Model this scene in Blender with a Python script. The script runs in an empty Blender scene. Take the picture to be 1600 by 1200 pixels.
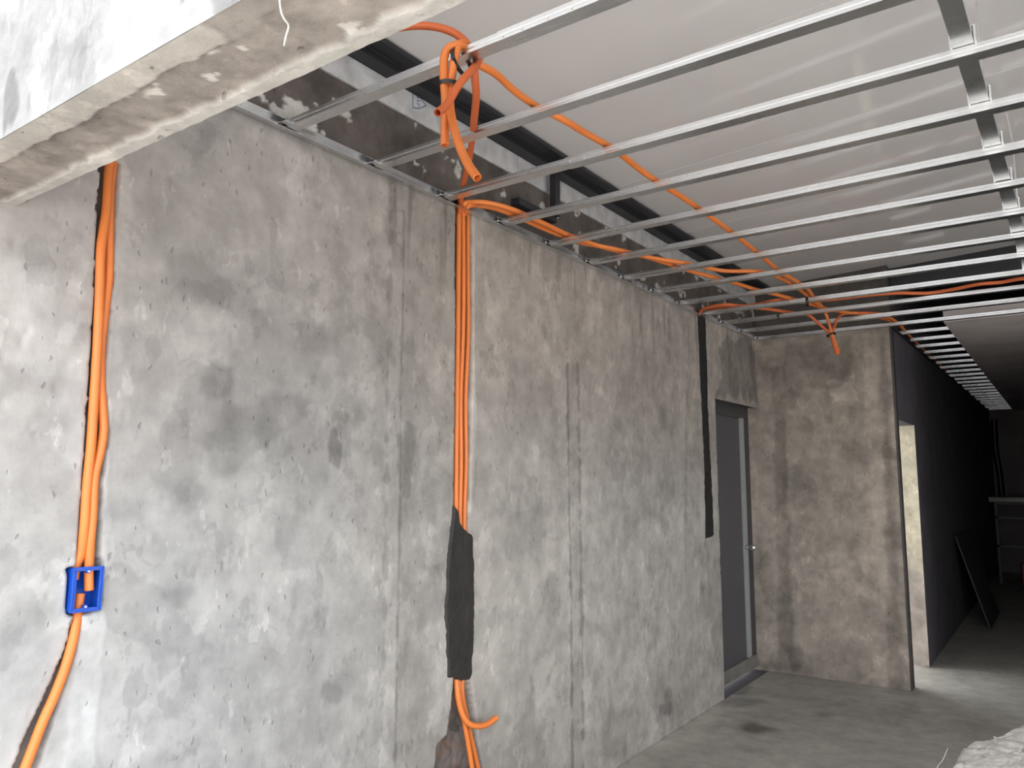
import bpy, bmesh, math, random
import numpy as np
from mathutils import Vector, Matrix

# ------------------------------------------------------------------ camera, sky, exposure
scn = bpy.context.scene
COL = scn.collection
FPX = 1213.0                                   # focal length in pixels of the 1600x1200 frame
PITCH = math.atan(150.0 / FPX)
YAW = math.atan(869.0 / math.hypot(FPX, 150.0))
CAM = np.array([2.04, 0.0, 1.5])
cam = bpy.data.cameras.new('camera')
cam.sensor_fit = 'HORIZONTAL'; cam.sensor_width = 36.0; cam.lens = 36.0 * FPX / 1600.0
cam.clip_start = 0.02; cam.clip_end = 200
camo = bpy.data.objects.new('camera', cam); COL.objects.link(camo)
camo.location = CAM; camo.rotation_euler = (math.pi / 2 + PITCH, 0, YAW)
scn.camera = camo

SKY_COL = (0.95, 0.975, 1.0)
SKY_STRENGTH = 2.1
world = bpy.data.worlds.new('overcast_sky'); scn.world = world
world.use_nodes = True
bg = world.node_tree.nodes['Background']
bg.inputs['Color'].default_value = (*SKY_COL, 1); bg.inputs['Strength'].default_value = SKY_STRENGTH

sun = bpy.data.lights.new('sun', 'SUN'); sun.energy = 1.4; sun.angle = math.radians(2.0); sun.color = (1.0, 0.97, 0.93)
suno = bpy.data.objects.new('sun', sun); COL.objects.link(suno); suno.location = (-1, -3, 9)
suno.rotation_euler = Vector((0.16, 0.24, -0.957)).to_track_quat('-Z', 'Y').to_euler()
def portal(name, loc, rot, sx, sy):
    l = bpy.data.lights.new(name, 'AREA'); l.shape = 'RECTANGLE'; l.size = sx; l.size_y = sy
    l.cycles.is_portal = True
    o = bpy.data.objects.new(name, l); COL.objects.link(o); o.location = loc; o.rotation_euler = rot
    return o
scn.view_settings.view_transform = 'Standard'
scn.view_settings.look = 'None'
scn.view_settings.exposure = 1.10
scn.view_settings.gamma = 1.0
scn.view_settings.use_curve_mapping = False
try:
    scn.cycles.max_bounces = 14; scn.cycles.diffuse_bounces = 8; scn.cycles.glossy_bounces = 6
    scn.cycles.caustics_reflective = False; scn.cycles.caustics_refractive = False
    scn.cycles.use_denoising = True
    scn.cycles.sample_clamp_indirect = 6.0
except Exception:
    pass

# ------------------------------------------------------------------ geometry of the photograph
_F = np.array([-math.sin(YAW) * math.cos(PITCH), math.cos(YAW) * math.cos(PITCH), math.sin(PITCH)])
_R = np.array([math.cos(YAW), math.sin(YAW), 0.0]); _U = np.cross(_R, _F)
def at(px, py, ax, v):
    """point of the photograph (px, py) on the world plane axis ax = v"""
    d = _F + _R * (px - 800) / FPX + _U * (600 - py) / FPX
    return CAM + d * ((v - CAM[ax]) / d[ax])
def on_wall(pts, x=0.0):
    return np.array([at(px, py, 0, x)[1:] for px, py in pts])

RNG = np.random.RandomState(7)
random.seed(7)
_T = RNG.rand(64, 256, 256).astype(np.float32)
def vnoise(u, v, scale, seed=0):
    t = _T[seed % 64]
    a = u / scale + 31.7 * seed; b = v / scale + 17.3 * seed
    i = np.floor(a).astype(int); j = np.floor(b).astype(int)
    fa = a - i; fb = b - j
    fa = fa * fa * (3 - 2 * fa); fb = fb * fb * (3 - 2 * fb)
    g = lambda p, q: t[p % 256, q % 256]
    return ((g(i, j) * (1 - fa) + g(i + 1, j) * fa) * (1 - fb) + (g(i, j + 1) * (1 - fa) + g(i + 1, j + 1) * fa) * fb)
def fbm(u, v, scale, seed=0, octs=4, gain=0.5):
    s = 0; w = 1; tot = 0
    for k in range(octs):
        s = s + w * vnoise(u, v, scale / 2 ** k, seed + k); tot += w; w *= gain
    return s / tot - 0.5                      # about -0.5 .. 0.5
def sdist(u, v, poly):
    """signed distance to a polygon, negative inside"""
    d = np.full(u.shape, 1e9); inside = np.zeros(u.shape, bool)
    n = len(poly)
    for k in range(n):
        ax, ay = poly[k]; bx, by = poly[(k + 1) % n]
        ex, ey = bx - ax, by - ay
        t = np.clip(((u - ax) * ex + (v - ay) * ey) / (ex * ex + ey * ey + 1e-12), 0, 1)
        d = np.minimum(d, np.hypot(u - ax - t * ex, v - ay - t * ey))
        c = ((ay > v) != (by > v)) & (u < (bx - ax) * (v - ay) / (by - ay + 1e-12) + ax)
        inside ^= c
    return np.where(inside, -d, d)
def smooth(e0, e1, x):
    t = np.clip((x - e0) / (e1 - e0), 0, 1); return t * t * (3 - 2 * t)
def in_poly(u, v, poly, soft=0.01, rough=0.0, rs=0.05, seed=3):
    """1 inside the polygon, 0 outside, ragged and soft edge"""
    m = np.zeros(u.shape)
    lo = poly.min(0) - 0.15 - rough; hi = poly.max(0) + 0.15 + rough
    k = (u > lo[0]) & (u < hi[0]) & (v > lo[1]) & (v < hi[1])
    if k.any():
        uu, vv = u[k], v[k]
        d = sdist(uu, vv, poly) + rough * 2 * fbm(uu, vv, rs, seed, 4)
        m[k] = smooth(soft, -soft, d)
    return m

# ------------------------------------------------------------------ materials
def new_mat(name):
    m = bpy.data.materials.new(name); m.use_nodes = True
    return m, m.node_tree.nodes, m.node_tree.links, m.node_tree.nodes['Principled BSDF']
def mat_plain(name, col, rough=0.6, metal=0.0, noise=0.0, nscale=30, bump=0.0, bscale=80, coat=0.0, spec=0.5):
    m, N, L, B = new_mat(name)
    B.inputs['Base Color'].default_value = (*col, 1); B.inputs['Roughness'].default_value = rough
    B.inputs['Metallic'].default_value = metal; B.inputs['Coat Weight'].default_value = coat
    B.inputs['Specular IOR Level'].default_value = spec
    tc = N.new('ShaderNodeTexCoord')
    if noise:
        t = N.new('ShaderNodeTexNoise'); t.inputs['Scale'].default_value = nscale; t.inputs['Detail'].default_value = 5
        L.new(tc.outputs['Object'], t.inputs['Vector'])
        r = N.new('ShaderNodeMapRange'); r.inputs['From Min'].default_value = 0.3; r.inputs['From Max'].default_value = 0.7
        r.inputs['To Min'].default_value = 1 - noise; r.inputs['To Max'].default_value = 1 + noise
        L.new(t.outputs['Fac'], r.inputs['Value'])
        x = N.new('ShaderNodeVectorMath'); x.operation = 'SCALE'; x.inputs[0].default_value = col
        L.new(r.outputs['Result'], x.inputs['Scale']); L.new(x.outputs['Vector'], B.inputs['Base Color'])
    if bump:
        t = N.new('ShaderNodeTexNoise'); t.inputs['Scale'].default_value = bscale; t.inputs['Detail'].default_value = 4
        L.new(tc.outputs['Object'], t.inputs['Vector'])
        b = N.new('ShaderNodeBump'); b.inputs['Strength'].default_value = bump; b.inputs['Distance'].default_value = 0.004
        L.new(t.outputs['Fac'], b.inputs['Height']); L.new(b.outputs['Normal'], B.inputs['Normal'])
    return m
def mat_concrete(name, tint=(1, 1, 1), rough=0.85, pits=1.0, bump=0.5, spec=0.3, pit_scale=38.0, patchy=1.0):
    """cement render: the colour attribute 'tone' carries the stains, nodes add grain, nicks and pits"""
    m, N, L, B = new_mat(name)
    B.inputs['Roughness'].default_value = rough; B.inputs['Specular IOR Level'].default_value = spec
    at_ = N.new('ShaderNodeVertexColor'); at_.layer_name = 'tone'
    tc = N.new('ShaderNodeTexCoord')
    n1 = N.new('ShaderNodeTexNoise'); n1.inputs['Scale'].default_value = 9; n1.inputs['Detail'].default_value = 9; n1.inputs['Roughness'].default_value = 0.62
    L.new(tc.outputs['Object'], n1.inputs['Vector'])
    r1 = N.new('ShaderNodeMapRange'); r1.inputs['From Min'].default_value = 0.25; r1.inputs['From Max'].default_value = 0.75
    r1.inputs['To Min'].default_value = 0.76; r1.inputs['To Max'].default_value = 1.24
    L.new(n1.outputs['Fac'], r1.inputs['Value'])
    # pits: few voronoi cells, distorted so they read as nicks
    nd = N.new('ShaderNodeTexNoise'); nd.inputs['Scale'].default_value = 26; nd.inputs['Detail'].default_value = 3
    L.new(tc.outputs['Object'], nd.inputs['Vector'])
    mx = N.new('ShaderNodeMix'); mx.data_type = 'RGBA'; mx.blend_type = 'LINEAR_LIGHT'; mx.inputs['Factor'].default_value = 0.016
    L.new(tc.outputs['Object'], mx.inputs[6]); L.new(nd.outputs['Color'], mx.inputs[7])
    mp = N.new('ShaderNodeMapping'); mp.inputs['Scale'].default_value = (1, 1.5, 0.75)
    L.new(mx.outputs[2], mp.inputs['Vector'])
    vo = N.new('ShaderNodeTexVoronoi'); vo.inputs['Scale'].default_value = pit_scale; vo.inputs['Randomness'].default_value = 1
    L.new(mp.outputs['Vector'], vo.inputs['Vector'])
    sep = N.new('ShaderNodeSeparateColor'); L.new(vo.outputs['Color'], sep.inputs['Color'])
    gt = N.new('ShaderNodeMapRange'); gt.inputs['From Min'].default_value = 0.80; gt.inputs['From Max'].default_value = 1.0
    gt.inputs['To Min'].default_value = 0.0; gt.inputs['To Max'].default_value = 0.24
    L.new(sep.outputs['Red'], gt.inputs['Value'])
    lt = N.new('ShaderNodeMath'); lt.operation = 'SUBTRACT'; L.new(gt.outputs['Result'], lt.inputs[0]); L.new(vo.outputs['Distance'], lt.inputs[1])
    pm = N.new('ShaderNodeMapRange'); pm.inputs['From Min'].default_value = -0.03; pm.inputs['From Max'].default_value = 0.08
    L.new(lt.outputs['Value'], pm.inputs['Value'])
    # colour
    s = N.new('ShaderNodeVectorMath'); s.operation = 'SCALE'; L.new(at_.outputs['Color'], s.inputs[0]); L.new(r1.outputs['Result'], s.inputs['Scale'])
    t = N.new('ShaderNodeVectorMath'); t.operation = 'MULTIPLY'; t.inputs[1].default_value = tint; L.new(s.outputs['Vector'], t.inputs[0])
    d = N.new('ShaderNodeMapRange'); d.inputs['To Min'].default_value = 1.0; d.inputs['To Max'].default_value = 1 - 0.30 * pits
    L.new(pm.outputs['Result'], d.inputs['Value'])
    s2 = N.new('ShaderNodeVectorMath'); s2.operation = 'SCALE'; L.new(t.outputs['Vector'], s2.inputs[0]); L.new(d.outputs['Result'], s2.inputs['Scale'])
    # crisp-edged skims of plaster and hairline scratches
    last = s2
    def layer(scale, lo, hi, gain, sy, seed):
        nonlocal last
        mq = N.new('ShaderNodeMapping'); mq.inputs['Location'].default_value = (seed, seed * 1.7, seed * 0.6); mq.inputs['Scale'].default_value = (1, 1, sy)
        L.new(tc.outputs['Object'], mq.inputs['Vector'])
        q = N.new('ShaderNodeTexNoise'); q.inputs['Scale'].default_value = scale; q.inputs['Detail'].default_value = 10; q.inputs['Roughness'].default_value = 0.56
        L.new(mq.outputs['Vector'], q.inputs['Vector'])
        g_ = N.new('ShaderNodeMapRange'); g_.interpolation_type = 'SMOOTHSTEP'; g_.inputs['From Min'].default_value = lo; g_.inputs['From Max'].default_value = hi
        g_.inputs['To Min'].default_value = 1.0; g_.inputs['To Max'].default_value = 1 + gain * patchy
        L.new(q.outputs['Fac'], g_.inputs['Value'])
        w_ = N.new('ShaderNodeVectorMath'); w_.operation = 'SCALE'; L.new(last.outputs['Vector'], w_.inputs[0]); L.new(g_.outputs['Result'], w_.inputs['Scale'])
        last = w_
    layer(2.1, 0.545, 0.562, -0.13, 0.8, 3.1)
    layer(4.6, 0.575, 0.590, 0.13, 0.7, 7.7)
    layer(9.5, 0.610, 0.625, -0.13, 0.6, 12.3)
    layer(17.0, 0.64, 0.66, 0.20, 0.5, 19.1)
    vs = N.new('ShaderNodeTexVoronoi'); vs.feature = 'DISTANCE_TO_EDGE'; vs.inputs['Scale'].default_value = 5.5
    nw = N.new('ShaderNodeTexNoise'); nw.inputs['Scale'].default_value = 6; nw.inputs['Detail'].default_value = 5; L.new(tc.outputs['Object'], nw.inputs['Vector'])
    mw = N.new('ShaderNodeMix'); mw.data_type = 'RGBA'; mw.blend_type = 'LINEAR_LIGHT'; mw.inputs['Factor'].default_value = 0.09
    L.new(tc.outputs['Object'], mw.inputs[6]); L.new(nw.outputs['Color'], mw.inputs[7]); L.new(mw.outputs[2], vs.inputs['Vector'])
    th_ = N.new('ShaderNodeMapRange'); th_.inputs['From Min'].default_value = 0.030; th_.inputs['From Max'].default_value = 0.010
    th_.inputs['To Min'].default_value = 0.0; th_.inputs['To Max'].default_value = 1.0; L.new(vs.outputs['Distance'], th_.inputs['Value'])
    nm = N.new('ShaderNodeTexNoise'); nm.inputs['Scale'].default_value = 7; nm.inputs['Detail'].default_value = 4
    mpn = N.new('ShaderNodeMapping'); mpn.inputs['Location'].default_value = (4.4, 1.2, 8.8); L.new(tc.outputs['Object'], mpn.inputs['Vector']); L.new(mpn.outputs['Vector'], nm.inputs['Vector'])
    gm_ = N.new('ShaderNodeMapRange'); gm_.inputs['From Min'].default_value = 0.57; gm_.inputs['From Max'].default_value = 0.66; L.new(nm.outputs['Fac'], gm_.inputs['Value'])
    sc = N.new('ShaderNodeMath'); sc.operation = 'MULTIPLY'; L.new(th_.outputs['Result'], sc.inputs[0]); L.new(gm_.outputs['Result'], sc.inputs[1])
    sd = N.new('ShaderNodeMapRange'); sd.inputs['To Min'].default_value = 1.0; sd.inputs['To Max'].default_value = 1 - 0.12 * patchy; L.new(sc.outputs['Value'], sd.inputs['Value'])
    w2 = N.new('ShaderNodeVectorMath'); w2.operation = 'SCALE'; L.new(last.outputs['Vector'], w2.inputs[0]); L.new(sd.outputs['Result'], w2.inputs['Scale'])
    L.new(w2.outputs['Vector'], B.inputs['Base Color'])
    # relief
    n2 = N.new('ShaderNodeTexNoise'); n2.inputs['Scale'].default_value = 70; n2.inputs['Detail'].default_value = 6; n2.inputs['Roughness'].default_value = 0.6
    mp2 = N.new('ShaderNodeMapping'); mp2.inputs['Scale'].default_value = (1, 1.0, 0.55)
    L.new(tc.outputs['Object'], mp2.inputs['Vector']); L.new(mp2.outputs['Vector'], n2.inputs['Vector'])
    b1 = N.new('ShaderNodeBump'); b1.inputs['Strength'].default_value = bump; b1.inputs['Distance'].default_value = 0.003
    L.new(n2.outputs['Fac'], b1.inputs['Height'])
    inv = N.new('ShaderNodeMath'); inv.operation = 'MULTIPLY'; inv.inputs[1].default_value = -1; L.new(pm.outputs['Result'], inv.inputs[0])
    b2 = N.new('ShaderNodeBump'); b2.inputs['Strength'].default_value = 0.7 * pits; b2.inputs['Distance'].default_value = 0.004
    L.new(inv.outputs['Value'], b2.inputs['Height']); L.new(b1.outputs['Normal'], b2.inputs['Normal'])
    L.new(b2.outputs['Normal'], B.inputs['Normal'])
    return m
def mat_galv(name):
    """galvanised steel: soft sheen, faint drawing streaks along the bar and cloudy zinc"""
    m, N, L, B = new_mat(name)
    B.inputs['Metallic'].default_value = 1.0
    tc = N.new('ShaderNodeTexCoord')
    mp = N.new('ShaderNodeMapping'); mp.inputs['Scale'].default_value = (0.06, 1, 1)
    L.new(tc.outputs['Object'], mp.inputs['Vector'])
    v = N.new('ShaderNodeTexNoise'); v.inputs['Scale'].default_value = 260; v.inputs['Detail'].default_value = 2
    L.new(mp.outputs['Vector'], v.inputs['Vector'])
    n = N.new('ShaderNodeTexNoise'); n.inputs['Scale'].default_value = 9; n.inputs['Detail'].default_value = 4
    L.new(tc.outputs['Object'], n.inputs['Vector'])
    ad = N.new('ShaderNodeMath'); ad.operation = 'ADD'; L.new(v.outputs['Fac'], ad.inputs[0]); L.new(n.outputs['Fac'], ad.inputs[1])
    cr = N.new('ShaderNodeMapRange'); cr.inputs['From Min'].default_value = 0.6; cr.inputs['From Max'].default_value = 1.4
    cr.inputs['To Min'].default_value = 0.66; cr.inputs['To Max'].default_value = 0.84
    L.new(ad.outputs['Value'], cr.inputs['Value'])
    c = N.new('ShaderNodeVectorMath'); c.operation = 'SCALE'; c.inputs[0].default_value = (0.97, 0.975, 0.985)
    L.new(cr.outputs['Result'], c.inputs['Scale']); L.new(c.outputs['Vector'], B.inputs['Base Color'])
    rr = N.new('ShaderNodeMapRange'); rr.inputs['From Min'].default_value = 0.6; rr.inputs['From Max'].default_value = 1.4
    rr.inputs['To Min'].default_value = 0.34; rr.inputs['To Max'].default_value = 0.25
    L.new(ad.outputs['Value'], rr.inputs['Value']); L.new(rr.outputs['Result'], B.inputs['Roughness'])
    return m

M = {}
M['wall'] = mat_concrete('cement_render', bump=0.28, pits=0.75, pit_scale=30)
M['wall_back'] = mat_concrete('cement_render_old', bump=0.6)
M['beam'] = mat_concrete('beam_render', bump=0.9, pit_scale=26)
M['beam_front'] = mat_concrete('lime_render_rough', bump=1.0, pit_scale=20)
M['floor'] = mat_concrete('screed', rough=0.55, pits=0.5, bump=0.25, spec=0.4, patchy=0.5)
M['stub'] = mat_concrete('broken_concrete', bump=1.2, pit_scale=16)
M['wet'] = mat_plain('wet_mortar', (0.024, 0.021, 0.020), 0.7, noise=0.25, nscale=12, bump=0.9, bscale=55)
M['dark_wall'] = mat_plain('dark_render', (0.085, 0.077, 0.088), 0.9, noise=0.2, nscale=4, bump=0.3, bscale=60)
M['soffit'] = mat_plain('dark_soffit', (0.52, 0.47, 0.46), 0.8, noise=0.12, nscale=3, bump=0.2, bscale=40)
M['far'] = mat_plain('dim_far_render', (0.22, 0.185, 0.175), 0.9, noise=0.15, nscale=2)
M['black_mortar'] = mat_plain('black_wet_mortar', (0.009, 0.008, 0.008), 0.7, noise=0.25, nscale=12, bump=0.9, bscale=55)
M['galv'] = mat_galv('galvanised_steel')
M['panel'] = mat_plain('white_roof_sheet', (0.90, 0.875, 0.88), 0.065, coat=0.0, noise=0.03, nscale=1.5, spec=0.5)
M['steel'] = mat_plain('painted_dark_steel', (0.018, 0.018, 0.022), 0.45, noise=0.15, nscale=6)
M['foam'] = mat_plain('polystyrene', (0.54, 0.535, 0.54), 0.9, noise=0.2, nscale=14, bump=0.6, bscale=120)
M['print'] = mat_plain('blue_ink', (0.07, 0.13, 0.22), 0.8)
M['orange'] = mat_plain('orange_conduit', (0.80, 0.225, 0.052), 0.40, noise=0.06, nscale=8, spec=0.45)
M['orange_lit'] = mat_plain('amber_conduit', (0.86, 0.34, 0.055), 0.42, noise=0.06, nscale=8, spec=0.45)
M['red'] = mat_plain('red_orange_conduit', (0.68, 0.155, 0.05), 0.45, noise=0.06, nscale=8, spec=0.45)
M['black'] = mat_plain('black_nylon', (0.008, 0.008, 0.009), 0.4)
M['blue'] = mat_plain('blue_plastic', (0.006, 0.075, 0.48), 0.35, noise=0.08, nscale=30, bump=0.15, bscale=200)
M['screw'] = mat_plain('zinc_screw', (0.85, 0.84, 0.80), 0.25, metal=1.0)
M['door'] = mat_plain('grey_door_sheet', (0.085, 0.083, 0.090), 0.55, noise=0.06, nscale=5)
M['door_dark'] = mat_plain('grey_door_rail', (0.055, 0.052, 0.055), 0.5, noise=0.06, nscale=5)
M['alu'] = mat_plain('pale_aluminium', (0.34, 0.355, 0.35), 0.5, metal=0.1, noise=0.08, nscale=9)
M['door_rail'] = mat_plain('dusty_door_rail', (0.19, 0.18, 0.165), 0.6, noise=0.12, nscale=9)
M['chrome'] = mat_plain('chrome', (0.8, 0.8, 0.8), 0.18, metal=1.0)
M['fibre'] = mat_plain('white_fibre', (0.8, 0.79, 0.76), 0.8)
M['board'] = mat_plain('dark_board', (0.05, 0.05, 0.056), 0.6, noise=0.1, nscale=4)
M['tube'] = mat_plain('pale_bar', (0.80, 0.76, 0.68), 0.35)
M['maroon'] = mat_plain('maroon_plastic', (0.22, 0.03, 0.05), 0.5)
M['white'] = mat_plain('limewash', (0.74, 0.72, 0.68), 0.9, noise=0.08, nscale=3)
M['ground'] = mat_plain('yard_concrete', (0.47, 0.45, 0.42), 0.9, noise=0.12, nscale=2, bump=0.3, bscale=30)

# ------------------------------------------------------------------ mesh helpers
def link(o, parent=None):
    COL.objects.link(o)
    if parent is not None: o.parent = parent
    return o
def mesh_np(name, verts, faces, mat, parent=None, tone=None, smooth_=True):
    me = bpy.data.meshes.new(name)
    verts = np.asarray(verts, np.float32)
    if isinstance(faces, np.ndarray) and faces.ndim == 2:
        nf, k = faces.shape
        me.vertices.add(len(verts)); me.vertices.foreach_set('co', verts.ravel())
        me.loops.add(nf * k); me.loops.foreach_set('vertex_index', faces.astype(np.int32).ravel())
        me.polygons.add(nf); me.polygons.foreach_set('loop_start', np.arange(0, nf * k, k, dtype=np.int32))
        me.update(calc_edges=True)
    else:
        me.from_pydata([tuple(map(float, v)) for v in verts], [], [tuple(map(int, f)) for f in faces]); me.update()
    me.polygons.foreach_set('use_smooth', np.full(len(me.polygons), smooth_))
    if tone is not None:
        a = me.color_attributes.new('tone', 'FLOAT_COLOR', 'POINT')
        rgba = np.ones((len(verts), 4), np.float32); rgba[:, :3] = np.clip(tone, 0.0, 1.0)
        a.data.foreach_set('color', rgba.ravel())
    me.materials.append(mat)
    me.validate()
    return link(bpy.data.objects.new(name, me), parent)
def grid_faces(nu, nv, flip=False):
    i, j = np.meshgrid(np.arange(nu - 1), np.arange(nv - 1), indexing='ij')
    a = (i * nv + j).ravel(); b = a + nv; c = b + 1; d = a + 1
    return np.stack([a, d, c, b], 1) if flip else np.stack([a, b, c, d], 1)
class MB:
    def __init__(s): s.v = []; s.f = []
    def add(s, vs, fs):
        n = len(s.v); s.v += [tuple(map(float, v)) for v in vs]; s.f += [tuple(n + i for i in f) for f in fs]; return s
    def box(s, lo, hi, Mx=None):
        (a, b, c), (d, e, f) = lo, hi
        vs = [(a, b, c), (d, b, c), (d, e, c), (a, e, c), (a, b, f), (d, b, f), (d, e, f), (a, e, f)]
        if Mx is not None: vs = [tuple(Mx @ Vector(v)) for v in vs]
        return s.add(vs, [(0, 3, 2, 1), (4, 5, 6, 7), (0, 1, 5, 4), (1, 2, 6, 5), (2, 3, 7, 6), (3, 0, 4, 7)])
    def prism(s, prof, x0, x1, ax=0, cap=True):
        """extrude a closed 2-D profile along an axis"""
        n = len(prof)
        def pt(p, t):
            return (t, p[0], p[1]) if ax == 0 else ((p[0], t, p[1]) if ax == 1 else (p[0], p[1], t))
        vs = [pt(p, x0) for p in prof] + [pt(p, x1) for p in prof]
        fs = [(k, (k + 1) % n, n + (k + 1) % n, n + k) for k in range(n)]
        if cap: fs += [tuple(range(n - 1, -1, -1)), tuple(range(n, 2 * n))]
        return s.add(vs, fs)
    def cyl(s, p, q, r, n=12, r2=None):
        p, q = Vector(p), Vector(q); d = (q - p).normalized()
        a = d.orthogonal().normalized(); b = d.cross(a); r2 = r if r2 is None else r2
        vs = [p + a * (r * math.cos(2 * math.pi * k / n)) + b * (r * math.sin(2 * math.pi * k / n)) for k in range(n)]
        vs += [q + a * (r2 * math.cos(2 * math.pi * k / n)) + b * (r2 * math.sin(2 * math.pi * k / n)) for k in range(n)]
        return s.add(vs, [(k, (k + 1) % n, n + (k + 1) % n, n + k) for k in range(n)] + [tuple(range(n - 1, -1, -1)), tuple(range(n, 2 * n))])
    def build(s, name, mat, parent=None, bevel=0.0, smooth_=False):
        me = bpy.data.meshes.new(name); me.from_pydata(s.v, [], s.f)
        bm = bmesh.new(); bm.from_mesh(me); bmesh.ops.recalc_face_normals(bm, faces=bm.faces)
        if bevel: bmesh.ops.bevel(bm, geom=bm.edges[:], offset=bevel, segments=2, affect='EDGES', profile=0.5)
        if smooth_:
            for f in bm.faces: f.smooth = True
        bm.to_mesh(me); bm.free(); me.materials.append(mat)
        return link(bpy.data.objects.new(name, me), parent)
def tag(o, label, cat=None, group=None, kind=None):
    if label: o['label'] = label
    if cat: o['category'] = cat
    if group: o['group'] = group
    if kind: o['kind'] = kind
    return o
def empty(name, loc=(0, 0, 0)):
    o = bpy.data.objects.new(name, None); o.empty_display_size = 0.05; o.location = loc
    return link(o)
def catmull(P, step):
    P = [np.array(p, float) for p in P]
    Q = [2 * P[0] - P[1]] + P + [2 * P[-1] - P[-2]]
    out = []
    for k in range(1, len(Q) - 2):
        a, b, c, d = Q[k - 1:k + 3]
        for t in np.linspace(0, 1, 40, endpoint=False):
            out.append(0.5 * (2 * b + (c - a) * t + (2 * a - 5 * b + 4 * c - d) * t * t + (3 * b - a - 3 * c + d) * t ** 3))
    out.append(P[-1]); out = np.array(out)
    s = np.concatenate([[0], np.cumsum(np.linalg.norm(np.diff(out, axis=0), axis=1))])
    n = max(4, int(s[-1] / step)); t = np.linspace(0, s[-1], n)
    return np.stack([np.interp(t, s, out[:, k]) for k in range(3)], 1)
def tube(name, pts, r, mat, parent=None, sides=12, step=0.002, rib=0.15, hollow=True):
    """corrugated flexible conduit along a smooth path, open at both ends"""
    C = catmull(pts, step); n = len(C)
    T = np.gradient(C, axis=0); T /= np.linalg.norm(T, axis=1)[:, None] + 1e-12
    nrm = np.zeros_like(C); a = np.cross(T[0], [0.31, 0.2, 0.93]); nrm[0] = a / np.linalg.norm(a)
    for k in range(1, n):
        a = nrm[k - 1] - T[k] * (nrm[k - 1] @ T[k]); nrm[k] = a / (np.linalg.norm(a) + 1e-12)
    bi = np.cross(T, nrm)
    rad = r * (1 - rib * (np.arange(n) % 2))
    ang = np.linspace(0, 2 * math.pi, sides, endpoint=False)
    ring = lambda cc, nn, bb, rr: cc[:, None, :] + rr[:, None, None] * (np.cos(ang)[None, :, None] * nn[:, None, :] + np.sin(ang)[None, :, None] * bb[:, None, :])
    V = ring(C, nrm, bi, rad).reshape(-1, 3)
    def loopfaces(n_, off=0, flip=False):
        i, j = np.meshgrid(np.arange(n_ - 1), np.arange(sides), indexing='ij')
        p = (i * sides + j).ravel() + off; q = (i * sides + (j + 1) % sides).ravel() + off
        f = np.stack([p, q, q + sides, p + sides], 1)
        return f[:, ::-1] if flip else f
    Fc = [loopfaces(n)]; off = len(V); Vs = [V]
    if hollow:
        m = max(3, min(n // 3, int(0.05 / step)))
        for sl, base in ((slice(0, m), 0), (slice(n - 1, n - 1 - m, -1), (n - 1) * sides)):
            ri = np.full(m, r * 0.74)
            Vi = ring(C[sl], nrm[sl], bi[sl], ri).reshape(-1, 3); Vs.append(Vi)
            Fc.append(loopfaces(m, off, True))
            j = np.arange(sides); Fc.append(np.stack([base + j, base + (j + 1) % sides, off + (j + 1) % sides, off + j], 1))
            off += len(Vi)
    return mesh_np(name, np.concatenate(Vs), np.concatenate(Fc), mat, parent)

# ================================================================== THE SETTING
YB = 6.37          # face of the back wall
ZG = 2.65          # underside of the ceiling battens
XC = 1.02          # corridor wall
Y0 = 0.60          # front of the building

# ------------------------------------------------------------------ wall_left : dense plaster surface with chases and stains
ys = np.concatenate([np.arange(Y0, 3.0, 0.0062), np.arange(3.0, YB + 0.005, 0.0095)]); ys[-1] = YB
zs = np.arange(0.0, 2.935, 0.0066); zs[-1] = 2.93
Yg, Zg = np.meshgrid(ys, zs, indexing='ij')
u, v = Yg.ravel(), Zg.ravel()

groove_l = on_wall([(157, 255), (151, 390), (146, 520), (138, 640), (130, 760), (121, 890), (108, 900), (106, 960), (118, 965),
                    (100, 1020), (68, 1095), (40, 1150), (18, 1215), (52, 1215), (85, 1120), (112, 1040), (126, 962), (158, 950),
                    (159, 882), (155, 870), (157, 790), (163, 720), (170, 680), (164, 600), (171, 520), (178, 430), (182, 330), (188, 255)])
groove_c = on_wall([(712, 325), (713, 500), (711, 650), (709, 800), (709, 1062), (706, 1100), (699, 1150), (683, 1165), (680, 1215),
                    (757, 1215), (748, 1165), (742, 1110), (735, 1062), (733, 800), (737, 650), (739, 500), (738, 325)])
hole_c = on_wall([(708, 1085), (706, 1105), (699, 1150), (683, 1162), (680, 1215), (757, 1215), (746, 1150), (735, 1085)])
box_rect = on_wall([(106, 888), (158, 881), (158, 951), (106, 960)])

h = 0.006 * fbm(u, v, 0.55, 2, 3) + 0.0016 * fbm(u, v, 0.12, 9, 3) + 0.0007 * fbm(u * 1.5, v * 0.7, 0.03, 13, 3)
# trowel marks: thin ridges
tr = fbm(u * 0.55 + v * 0.12, v * 1.6 - u * 0.2, 0.22, 21, 4)
h += 0.0007 * smooth(0.012, 0.0, np.abs(tr))
base = np.array([0.362, 0.356, 0.350])
tone = np.ones((len(u), 3)) * base
big = fbm(u, v, 0.9, 30, 4); mid = fbm(u, v, 0.23, 35, 5); fine = fbm(u, v, 0.05, 41, 4)
hor = fbm(u * 0.35, v, 0.07, 44, 3); ver = fbm(u, v * 0.22, 0.05, 47, 4)
cld = fbm(u, v, 0.42, 57, 5, 0.6)
k = 1 + 0.26 * big + 0.20 * cld + 0.24 * mid + 0.24 * fine + 0.13 * hor * smooth(1.5, 0.6, v) + 0.20 * ver * smooth(1.2, 2.3, v)
tone *= k[:, None]
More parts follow.
